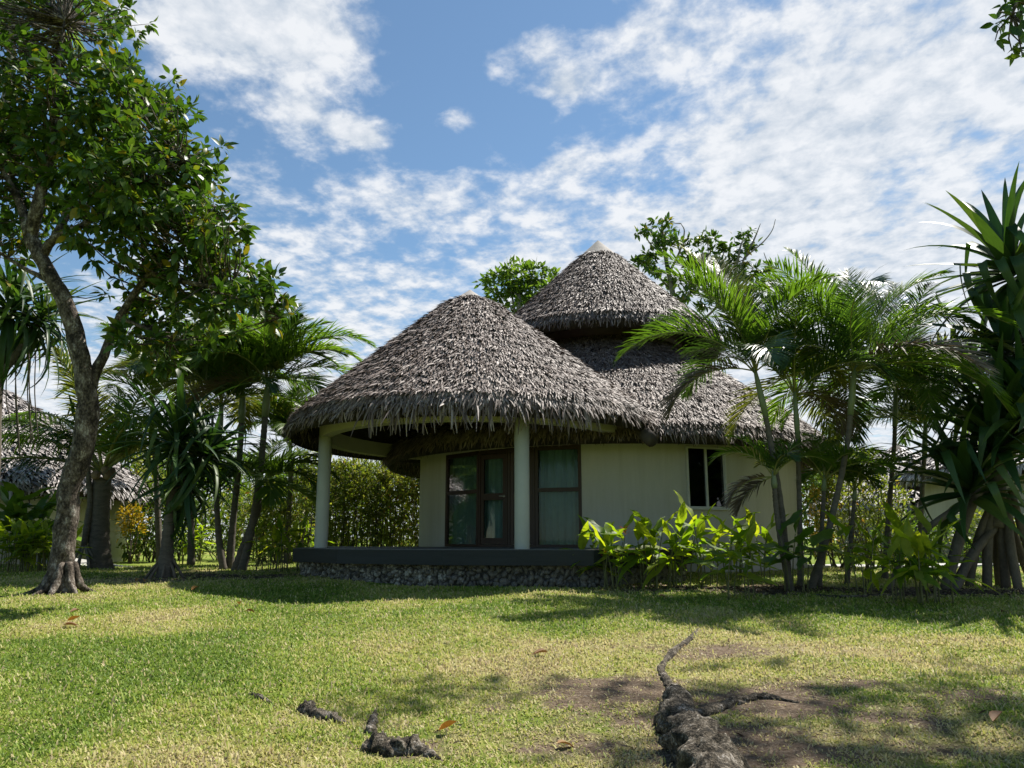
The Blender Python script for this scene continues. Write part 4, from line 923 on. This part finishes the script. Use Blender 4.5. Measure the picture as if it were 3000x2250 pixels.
# tall thin stemmed hedge behind the porch
for i, px in enumerate(range(935, 1260, 40)):
    p = at(px, 1600, 26.2 + random.uniform(-.5, .8)); p.z = gz(p.x, p.y)
    shrub('hedge_shrub', f'thin stemmed hedge shrub seen through the open porch, {ORD[i]} from the left column', p, .68, random.uniform(3.0, 3.9), 190, .19, 'hedge_leaf', 'hedge shrubs behind the porch', 10, 'stem_dark', 8, .10, spindly=True)
# planting behind the left palms
for i, px in enumerate(range(400, 960, 62)):
    p = at(px + random.uniform(-15, 15), 1600, 26.0 + random.uniform(-1.5, 2.5)); p.z = gz(p.x, p.y)
    shrub('garden_shrub', f'green garden shrub behind the left palms, {ORD[i]} from the left hut', p, random.uniform(.8, 1.2), random.uniform(2.2, 4.2), 120, .2, random.choice(['shrub_leaf', 'hedge_leaf', 'shrub_leaf']), 'shrubs behind the left palms', 7, 'stem_dark', 8, .05)
for i, (px, h) in enumerate(((815, 2.3), (880, 2.7), (770, 1.9))):
    p = at(px, 1600, 21.5); p.z = gz(p.x, p.y)
    shrub('croton_shrub', ('middle', 'tallest', 'lowest')[i] + ' yellow flecked shrub between the areca clump and porch column', p, .6, h, 90, .17, 'hedge_leaf', 'yellow flecked shrubs by the porch', 8, 'stem_dark', 8, .1)
p = at(378, 1600, 23.5); p.z = gz(p.x, p.y); shrub('croton_shrub', 'small bright yellow croton against the white hut wall', p, .45, 1.75, 50, .16, 'croton_leaf', None, 5, 'stem_dark', 8, .5)
# right background planting
for i, (px, Y, w, h, m) in enumerate(((2425, 19.5, .5, 2.9, 'hedge_leaf'), (2480, 18.5, .7, 2.4, 'hedge_leaf'), (2545, 19.0, .8, 3.0, 'hedge_leaf'), (2600, 18.8, .7, 2.3, 'hedge_leaf'))):
    p = at(px, 1600, Y); p.z = gz(p.x, p.y)
    shrub('variegated_shrub', f'fine leaved yellow green shrub right of the bungalow wall, {ORD[i]} from it', p, w, h, 110, .15, m, 'variegated shrubs right of the bungalow', 8, 'stem_dark', 8, .08)
p = at(2402, 1600, 20.5); p.z = gz(p.x, p.y); shrub('croton_shrub', 'golden croton squeezed beside the right end of the wall', p, .3, 2.1, 45, .16, 'croton_leaf', None, 5, 'stem_dark', 8, .3)
for i, (px, Y) in enumerate(((2640, 23.5), (2720, 30), (2780, 22.8), (2850, 24), (2930, 22.6), (3010, 23), (3100, 23))):
    p = at(px, 1600, Y); p.z = gz(p.x, p.y)
    shrub('garden_shrub', f'low garden shrub beyond the concrete path, {ORD[i]} along it from the bungalow', p, .9, random.uniform(.9, 1.7), 80, .18, random.choice(['shrub_leaf', 'hedge_leaf']), 'shrubs beyond the path', 5, 'stem_dark', 8, .05)

def tree_leaves_parts(parent, A, m, T, keep):
    """the leaves nearest the camera become single parts, the rest one mass"""
    O = A[0]; dist = np.linalg.norm(O - np.array([0, 0, EYE]), axis=1)
    sx = np.abs(O[:, 0] / O[:, 1]); vis = (sx < .70) & ((O[:, 2] - EYE) / O[:, 1] < .8) & (O[:, 1] > 1)
    order = np.argsort(dist + 100 * (~vis))[:keep]; me = npmesh('leaf', *T)
    for i in order: inst('leaf', me, mat_of(A[0][i], A[1][i], A[2][i], A[3][i]), parent, m)
    k = np.ones(len(O), bool); k[order] = False
    return [a[k] for a in A]
def sample_blobs(BL, Y, dens, dY=.9):
    C = []; Oo = []
    for (px, py, r, *yo) in BL:
        yy = Y + (yo[0] if yo else random.uniform(-dY, dY)); c = np.array(at(px, py, yy)); rw = r * np.linalg.norm(c - np.array([0, 0, EYE])) / F / 1.05
        n = max(2, int((r / 100) ** 2 * dens)); d = rand_dirs(n); q = (rng.random(n) ** .45)[:, None]
        C.append(c + d * q * rw * np.array([1, 1.15, .92])); Oo.append(norm(d * q + np.array([0, 0, .15])))
    return np.concatenate(C), np.concatenate(Oo)
def twigs(mb, C, limbs, r=.012, n=4, maxd=9):
    L = np.array([tuple(p) for l in limbs for p in l])
    for c in C:
        d = np.linalg.norm(L - c, axis=1); d = d + .6 * np.maximum(0, L[:, 2] - c[2]); i = int(np.argmin(d))
        if d[i] > maxd: continue
        a = Vector(L[i]); b = Vector(c); m = a.lerp(b, .5) + Vector((random.uniform(-.1, .1), random.uniform(-.1, .1), -.06 * (b - a).length)) 
        mb.tube([a, m, b], [r * 1.5, r, r * .5], n, False)
# the big tree on the left
tb = gp(178, 1738); TY = tb.y
big = thing('broadleaf_tree', 'big broadleaf tree with leaning mottled trunk at the left', 'tree', tb)
tpts = [tb + Vector((-.03, 0, -.08)), at(172, 1715, TY), at(182, 1640, TY), at(192, 1550, TY), at(207, 1420, TY), at(245, 1300, TY), at(258, 1180, TY), at(236, 1050, TY), at(196, 900, TY), at(130, 775, TY), at(88, 695, TY)]
P = spline(tpts, 8); rd = lerps([.29, .235, .185, .175, .172, .175, .17, .15, .14, .13, .12], len(P))
mb = MB().tube(P, rd, 24, True, .02)
V = np.array(mb.V); ctr = np.array([tuple(p) for p in P]); k = np.repeat(np.arange(len(P)), 24); a = np.tile(np.arange(24), len(P)) / 24 * 6.283
lump = (vnoise(k * .5, 2 * np.cos(a) + 4, 1.0, 3) - .5) * .22 + (vnoise(k * .35 + 5, 3.5 * np.sin(a), 1.2, 4) - .5) * .16 + .10 * np.cos(a * 5 + 1) * np.exp(-k / 5.0)
mb.V = [tuple(q) for q in ctr[k] + (V - ctr[k]) * (1 + lump)[:, None]]
for k, (dx, dy, l) in enumerate(((-1, -.35, .75), (.9, -.5, .45), (-.3, -1, .6), (.9, .5, .6), (-.7, .7, .6), (.2, -.95, .5))):
    d = Vector((dx, dy, 0)).normalized(); e = tb + d * (.2 + l * .7); e.z = gz(e.x, e.y) - .05; m1 = tb + d * .36; m1.z = gz(m1.x, m1.y) + .05
    mb.tube(spline([tb + Vector((0, 0, .5)) + d * .12, tb + Vector((0, 0, .18)) + d * .23, m1, e], 4), lerps([.07, .075, .05, .015], 13), 9, True, .15)
trunk = mb.build('trunk', 'bark', big, True)
limbs_px = [[(88, 695, 0), (60, 600, .2), (10, 500, .3), (-70, 380, .2)], [(88, 695, 0), (120, 560, -.2), (160, 380, 0), (170, 200, .3), (190, 60, .4)], [(120, 755, 0), (160, 700, -.1), (260, 650, -.3), (390, 560, -.4), (520, 460, -.3)],
            [(258, 1180, 0), (275, 1100, .1), (305, 1040, .2), (350, 930, .2), (440, 800, .1), (560, 700, 0), (610, 600, 0)], [(440, 800, .1), (560, 830, -.2), (680, 850, -.2), (780, 890, -.2), (820, 930, -.2)], [(160, 700, -.1), (240, 540, .3), (330, 400, .4), (420, 310, .4)], [(196, 900, 0), (150, 830, .3), (60, 780, .6), (-60, 700, .6)], [(350, 930, .2), (420, 960, .3), (500, 1000, .2)]]
limbs = []; mb = MB()
for i, l in enumerate(limbs_px):
    Q = spline([at(x, y, TY + dy) for x, y, dy in l], 6); limbs.append(Q[3:]); r0 = (.11, .12, .09, .115, .055, .075, .075, .04)[i]
    mb.tube(Q, list(np.linspace(r0, .02, len(Q))), 8, True, .05)
BL = [(120, 330, 170), (300, 340, 150), (420, 330, 125), (520, 420, 120), (250, 480, 165), (420, 520, 150), (590, 560, 115), (100, 520, 125), (330, 660, 120), (480, 680, 140), (625, 640, 85), (560, 800, 125), (680, 810, 105), (760, 870, 75), (815, 920, 42),
      (430, 850, 115), (500, 950, 105), (620, 910, 95), (0, 420, 120), (-120, 300, 220), (-170, 620, 220), (400, 1000, 70), (490, 1035, 50), (10, 640, 80), (640, 740, 70), (350, 250, 80), (460, 580, 100)]
C1, O1 = sample_blobs(BL, TY, 30, 1.1)
UB = [(130, 70, 150), (300, 80, 85), (60, 150, 120), (350, 130, 55), (380, 60, 40), (230, 170, 80), (-80, 60, 200), (260, -60, 150), (360, 200, 30), (60, -100, 200)]
C2, O2 = sample_blobs(UB, TY + .6, 15, 1.2)
C = np.concatenate([C1, C2]); Oo = np.concatenate([O1, O2])
twigs(mb, C, limbs)
tag(mb.build('limbs', 'bark', big, True))
A = leaf_cloud(C, Oo, 13, .20, .14, -.2, 1.15)
crown = None
A = tree_leaves_parts(big, A, 'tree_leaf', LEAF, 300)
leaves_obj('crown', big, A, 'tree_leaf', LEAF)
# round tree behind the roofs
ty = 38.0; p = at(1535, 1590, ty); p.z = gz(p.x, p.y)
rt = thing('broadleaf_tree', 'round bright green tree crown between the two thatched peaks', 'tree', p)
mb = MB(); mb.tube(spline([p - Vector((0, 0, .2)), at(1530, 1200, ty), at(1525, 960, ty), at(1520, 860, ty)], 5), lerps([.4, .32, .26, .12], 16), 10)
lm = [spline([at(1526, 980, ty), at(x, 920, ty), at(x2, y2, ty)], 5) for x, x2, y2 in ((1490, 1450, 850), (1510, 1490, 810), (1545, 1560, 800), (1570, 1610, 840), (1580, 1650, 900))]
for l in lm: mb.tube(l, list(np.linspace(.12, .03, len(l))), 6)
C, Oo = sample_blobs([(1455, 835, 38), (1490, 805, 38), (1535, 800, 38), (1580, 805, 36), (1615, 830, 36), (1500, 850, 45), (1550, 850, 50), (1600, 870, 45), (1530, 890, 50), (1470, 880, 30), (1420, 820, 20), (1640, 850, 28), (1660, 900, 50), (1560, 940, 60)], ty, 130, .8)
twigs(mb, C[::4], lm, .015); mb.build('trunk', 'bark_grey', rt, True); leaves_obj('crown', rt, leaf_cloud(C, Oo, 10, .36, .25, -.1, 1.3), 'tree_leaf_light', LEAF_L)
# sparse tree behind the roof on the right
ty = 33.0; p = at(1985, 1590, ty); p.z = gz(p.x, p.y)
sp_ = thing('broadleaf_tree', 'sparse open tree with bare twigs behind the upper roof', 'tree', p)
mb = MB(); mb.tube(spline([p - Vector((0, 0, .2)), at(1985, 1200, ty), at(1975, 900, ty), at(1955, 780, ty), at(1942, 700, ty), at(1940, 640, ty)], 5), lerps([.3, .22, .14, .11, .08, .03], 26), 8)
lp = [[(1975, 900), (2030, 850), (2060, 790), (2080, 720)], [(1965, 850), (1920, 800), (1880, 770)], [(1948, 745), (1910, 720), (1885, 680)], [(1985, 1000), (2100, 900), (2150, 830), (2180, 760), (2235, 710), (2262, 675), (2272, 642)], [(2180, 760), (2210, 700), (2228, 655)], [(2150, 830), (2200, 810), (2250, 790), (2238, 740)], [(2100, 900), (2110, 820), (2120, 740)], [(2150, 830), (2170, 720), (2190, 690)], [(1960, 800), (1990, 740), (2005, 680), (1995, 655)], [(2100, 900), (2200, 880), (2240, 830)]]
lm = []
for l in lp:
    Q = spline([at(x, y, ty + random.uniform(-.5, .5)) for x, y in l], 5); lm.append(Q); mb.tube(Q, list(np.linspace(.07, .014, len(Q))), 6)
cl = [(1940, 645), (1885, 680), (1945, 685), (1895, 745), (1882, 770), (1930, 705), (2000, 715), (1962, 720), (2020, 745), (2045, 700), (2080, 705), (2070, 745), (2120, 720), (2100, 765), (2150, 735), (2050, 810), (2100, 800), (2010, 830), (2150, 800), (2190, 800), (2230, 790), (2060, 840), (2180, 690), (2200, 715), (1920, 790), (1872, 772), (1980, 875), (2015, 865), (2100, 850), (2240, 830), (2200, 840), (2020, 775), (2040, 770), (2130, 770), (2170, 770), (2250, 880), (2160, 880), (2060, 890), (2290, 860), (1960, 830)]
C = []
for (x, y) in cl:
    c = np.array(at(x, y, ty + random.uniform(-1, 1)))
    for _ in range(6): C.append(c + rng.normal(0, 1, 3) * np.array([.24, .24, .10]))
C = np.array(C); twigs(mb, np.array([C[i] for i in range(0, len(C), 6)]), lm, .02); mb.build('trunk', 'bark_grey', sp_, True)
leaves_obj('crown', sp_, leaf_cloud(C, norm(rng.normal(0, 1, (len(C), 3)) * np.array([1, 1, .3])), 12, .34, .16, -.2, 1.2), 'tree_leaf', LEAF_L)
# shade tree standing just outside the right of the view; its spray hangs into the corner
sb = Vector((13.5, 8.6, 0)); sb.z = gz(sb.x, sb.y)
sh = thing('broadleaf_tree', 'overhanging tree whose leafy spray enters the top right corner', 'tree', sb)
mb = MB(); hubp = Vector((12.6, 9.3, 9.5)); mb.tube(spline([sb - Vector((0, 0, .1)), Vector((13.4, 8.7, 4)), hubp], 6), lerps([.5, .34, .26], 13), 12)
lm = [spline([hubp, Vector((11.6, 10.2, 12)), Vector((10.2, 11.4, 13.6)), Vector((8.0, 12.6, 14.4))], 6), spline([hubp, Vector((11.5, 9.6, 12)), Vector((9.5, 10.8, 13.2)), Vector((7.3, 11.2, 13.4))], 6),
      spline([hubp, Vector((10.5, 9.0, 10.6)), Vector((8.4, 8.5, 10.2)), Vector((7.0, 8.2, 9.2)), at(2965, 40, 8.0)], 6), spline([hubp, Vector((12.5, 11, 12.5)), Vector((11.5, 13.2, 14.8))], 6)]
for l in lm: mb.tube(l, list(np.linspace(.15, .02, len(l))), 7)
cs = []
for (c, r, n) in (((8.6, 12.3, 14.3), (1.7, 1.4, .7), 30), ((10.2, 11.6, 14.0), (1.6, 1.4, .7), 30), ((8.0, 10.9, 13.3), (1.4, 1.0, .6), 18), ((11.4, 12.6, 14.6), (1.6, 1.5, .8), 34), ((10.5, 10.6, 12.9), (1.2, 1.0, .7), 22), ((12.6, 10.4, 13.2), (1.8, 1.8, 1.2), 60), ((6.4, 12.8, 14.4), (1.0, .8, .5), 10)):
    cs.append(np.array(c) + rand_dirs(n) * (rng.random(n) ** .4)[:, None] * np.array(r))
hang = np.array([at(x, y, 8.0 + random.uniform(-.3, .3)) for x, y in ((2935, 20), (2960, 10), (2985, 20), (2925, 55), (2940, 62), (2915, 70), (2990, 50), (2915, 120), (2985, 115), (2995, 130), (2965, 150), (2995, 165), (3010, 80), (3020, 20), (2950, -30), (2990, -20), (3030, 150), (2980, 30), (2970, 0))])
C = np.concatenate(cs); twigs(mb, np.concatenate([C[::2], hang]), lm, .010); mb.build('trunk', 'bark', sh, True)
A1 = leaf_cloud(C, norm(C - np.array([10, 12, 13.0])), 10, .24, .3, -.2, 1.1); A2 = leaf_cloud(hang, rand_dirs(len(hang)), 5, .15, .06, -.5, 1.1)
A2 = tree_leaves_parts(sh, A2, 'tree_leaf', LEAF, 90)
leaves_obj('crown', sh, [np.concatenate([a, b]) for a, b in zip(A1, A2)] if len(A2[0]) else A1, 'tree_leaf', LEAF)
# distant trees closing the view
for i, (px, Y, w, h) in enumerate([(-60, 46, 4, 8), (80, 50, 3.5, 7), (330, 44, 3, 6.5), (470, 48, 3.5, 6), (600, 46, 3, 7), (740, 50, 3.5, 6.2), (880, 47, 3, 5.5), (1010, 50, 3.4, 5.4), (1150, 46, 3, 5.2), (2330, 40, 3, 5.5), (2450, 44, 3.2, 6), (2560, 50, 3.5, 6.5), (2680, 46, 3, 5.5), (2820, 52, 3.5, 6.5), (2960, 48, 3.5, 7), (3120, 46, 3.5, 7)]):
    p = at(px, 1590, Y); p.z = gz(p.x, p.y)
    shrub('distant_tree', 'distant green tree in the belt that closes the garden', p, w, h, 300, .42, 'tree_leaf_light' if i % 2 else 'shrub_leaf', 'distant belt of garden trees', 5, 'stem_dark', 8, .02, 'tree', 1.6)

# ------------------------------------------------------------------ roots and litter on the lawn
def root(label, pxs, radii, sink=.35, m='root_wood', name='surface_root'):
    P0 = [gp(x, y) for x, y in pxs]; P = spline(P0, 24); rd = lerps(radii, len(P))
    for i, p in enumerate(P): p.z = gz(p.x, p.y) + rd[i] * (1 - 2 * sink); rd[i] *= 1 + .14 * math.sin(i * .5) * math.sin(i * .23 + 1)
    NS = 40; mb = MB().tube(P, rd, NS, True, 0); c = P0[len(P0) // 2]
    V = np.array(mb.V); ctr = np.array([tuple(p) for p in P]); k = np.repeat(np.arange(len(P)), NS); out = V - ctr[k]; q = sum(map(ord, label)) % 50
    a = np.tile(np.arange(NS), len(P)) / NS * 6.283; ca, sa = np.cos(a) * 1.6, np.sin(a) * 1.6
    lump = (vnoise(k * .16 + ca, sa + q, 1.3, 3) - .5) * .40 + (vnoise(k * .4 + ca * 2, sa * 2.3 - q, 1.5, 4) - .5) * .16 + (vnoise(k * .8 + sa * 4, ca * 5, 2.0, 5) - .5) * .13 - .10 * np.abs(np.sin(a * 4.5 + vnoise(k * .1, ca, 1, 8) * 6))
    mb.V = [tuple(w) for w in ctr[k] + out * (1 + lump)[:, None]]
    o = mb.build(name, m, None, True, c); return tag(o, label, 'root', 'tree roots in the foreground lawn')
root('thick mossy buttress root running out of the bottom edge', [(1972, 2030), (1985, 2070), (1985, 2130), (2030, 2200), (2085, 2290), (2150, 2420)], [.05, .115, .135, .155, .18, .20], .38)
root('long thin root snaking up the lawn from the thick one', [(1985, 2050), (1955, 2000), (1938, 1960), (1970, 1915), (2020, 1875), (2050, 1840)], [.055, .042, .038, .04, .034, .01], .52)
root('pale branch root reaching right from the thick one', [(2020, 2110), (2090, 2085), (2160, 2060), (2240, 2045), (2340, 2060)], [.06, .05, .042, .04, .012], .5)
root('knotted dark root lump in the lawn left of centre', [(868, 2085), (895, 2082), (930, 2100), (975, 2112), (1020, 2122)], [.015, .065, .05, .05, .01], .47)
root('rounded brown root hump at the bottom centre', [(1060, 2200), (1100, 2195), (1150, 2205), (1210, 2200), (1290, 2225)], [.02, .09, .07, .08, .01], .47)
root('short upright root stub between the two left root lumps', [(1085, 2150), (1092, 2115), (1105, 2075)], [.035, .035, .01], .45)
root('flat scrap of root in the pale grass patch', [(730, 2035), (760, 2045), (800, 2065)], [.015, .03, .01], .45)
root('thin brown root at the soil edge right of the heliconias', [(2380, 1745), (2460, 1752), (2560, 1748), (2640, 1745)], [.02, .03, .03, .015], .3)
LM = [npmesh('fallen_leaf', *tmpl_leaf(f, d, .55, 5)) for f, d in ((.7, .3), (1.1, -.25), (.5, .45))]
for i, (px, py, s, lab) in enumerate([(185, 1840, .20, 'curled orange brown leaf on the lawn near the big trunk'), (195, 1828, .17, 'orange leaf just above the curled one near the big trunk'), (718, 1797, .17, 'yellow orange leaf at the edge of the roof shadow'), (1605, 1922, .20, 'dry pale brown leaf alone on the central lawn'), (1285, 2156, .15, 'yellow fallen leaf near the root hump'), (1632, 2196, .14, 'pale yellow leaf near the bottom right of centre'), (230, 1795, .16, 'orange leaf nearest the shade of the big tree'),
                                   (2910, 2130, .16, 'pale dry leaf at the right edge of the lawn'), (410, 1700, .22, 'reddish leaf heap piece beside the left pandanus'), (425, 1704, .2, 'russet leaf lying right of the reddish one'), (700, 1778, .15, 'dark dry leaf in the roof shadow'), (2950, 1800, .17, 'tan leaf lying near the right frame edge'), (1930, 1752, .14, 'orange leaf at the front of the heliconia row'), (560, 1735, .17, 'pale leaf on the grass left of the roof shadow')]):
    p = gp(px, py); a = random.uniform(0, 6.28); d = Vector((math.cos(a), math.sin(a), .12))
    o = bpy.data.objects.new('fallen_leaf', LM[i % 3]); COL.objects.link(o); 
    if not LM[i % 3].materials: LM[i % 3].materials.append(MATS['litter_leaf'])
    o.matrix_basis = mat_of(p + Vector((0, 0, .035)), d, (random.uniform(-.3, .3), random.uniform(-.3, .3), 1), (s * .85, s * .85, s * .85)); tag(o, lab, 'leaf', 'fallen leaves on the lawn')
# leaf mulch in the beds
n = 9000; C = []
for (px, py, rx, ry, k) in ((2250, 1728, 2.6, .6, 3600), (2770, 1740, 2.4, .8, 3000), (1900, 1722, 1.3, .4, 1000), (650, 1690, 1.8, .9, 1200)):
    c = gp(px, py); C.append(np.stack([c.x + rng.normal(0, .5, k) * rx, c.y + rng.normal(0, .5, k) * ry], 1))
C = np.concatenate(C); O = np.stack([C[:, 0], C[:, 1], ground(C[:, 0], C[:, 1]) + .008], 1); n = len(O); a = rng.random(n) * 6.283
X = np.stack([np.cos(a), np.sin(a), rng.normal(0, .25, n)], 1); Z = np.array([0, 0, 1.0]) + rng.normal(0, .4, (n, 3)); l = rng.uniform(.03, .11, n)
V, Fc, t = batch(LEAF_L, O, X, Z, np.stack([l, l * rng.uniform(.3, 1.1, n), l], 1), np.clip(rng.normal(.4, .25, n), 0, .97))
tag(mobj('leaf_mulch', V, Fc, 'mulch', None, t), 'dry brown leaf and twig mulch in the planting beds', 'mulch', kind='stuff')

# crumbs of dry leaf and twig on the worn parts of the lawn
n = 26000; d = (2.0 + rng.random(n) * 1.6) ** 2; x = (rng.random(n) * 2 - 1) * (d * .78 + .4); dry, soil = fields(x, d)
k = rng.random(n) < .05 + .5 * soil + .12 * dry; k &= ~((x + .6) ** 2 / 3.9 ** 2 + (d - 17.0) ** 2 / 3.9 ** 2 < 1); x, d = x[k], d[k]; n = len(x)
O = np.stack([x, d, ground(x, d) + .012], 1); a = rng.random(n) * 6.283; X = np.stack([np.cos(a), np.sin(a), rng.normal(0, .3, n)], 1); Z = np.array([0, 0, 1.0]) + rng.normal(0, .5, (n, 3))
l = rng.uniform(.012, .045, n) * (1 + (rng.random(n) < .04)); V, Fc, t = batch(LEAF_L, O, X, Z, np.stack([l, l * rng.uniform(.15, .9, n), l], 1), np.clip(rng.normal(.5, .28, n), 0, .97))
tag(mobj('lawn_litter', V, Fc, 'mulch', None, t), 'crumbs of dry leaf and twig scattered over the lawn', 'litter', kind='stuff')
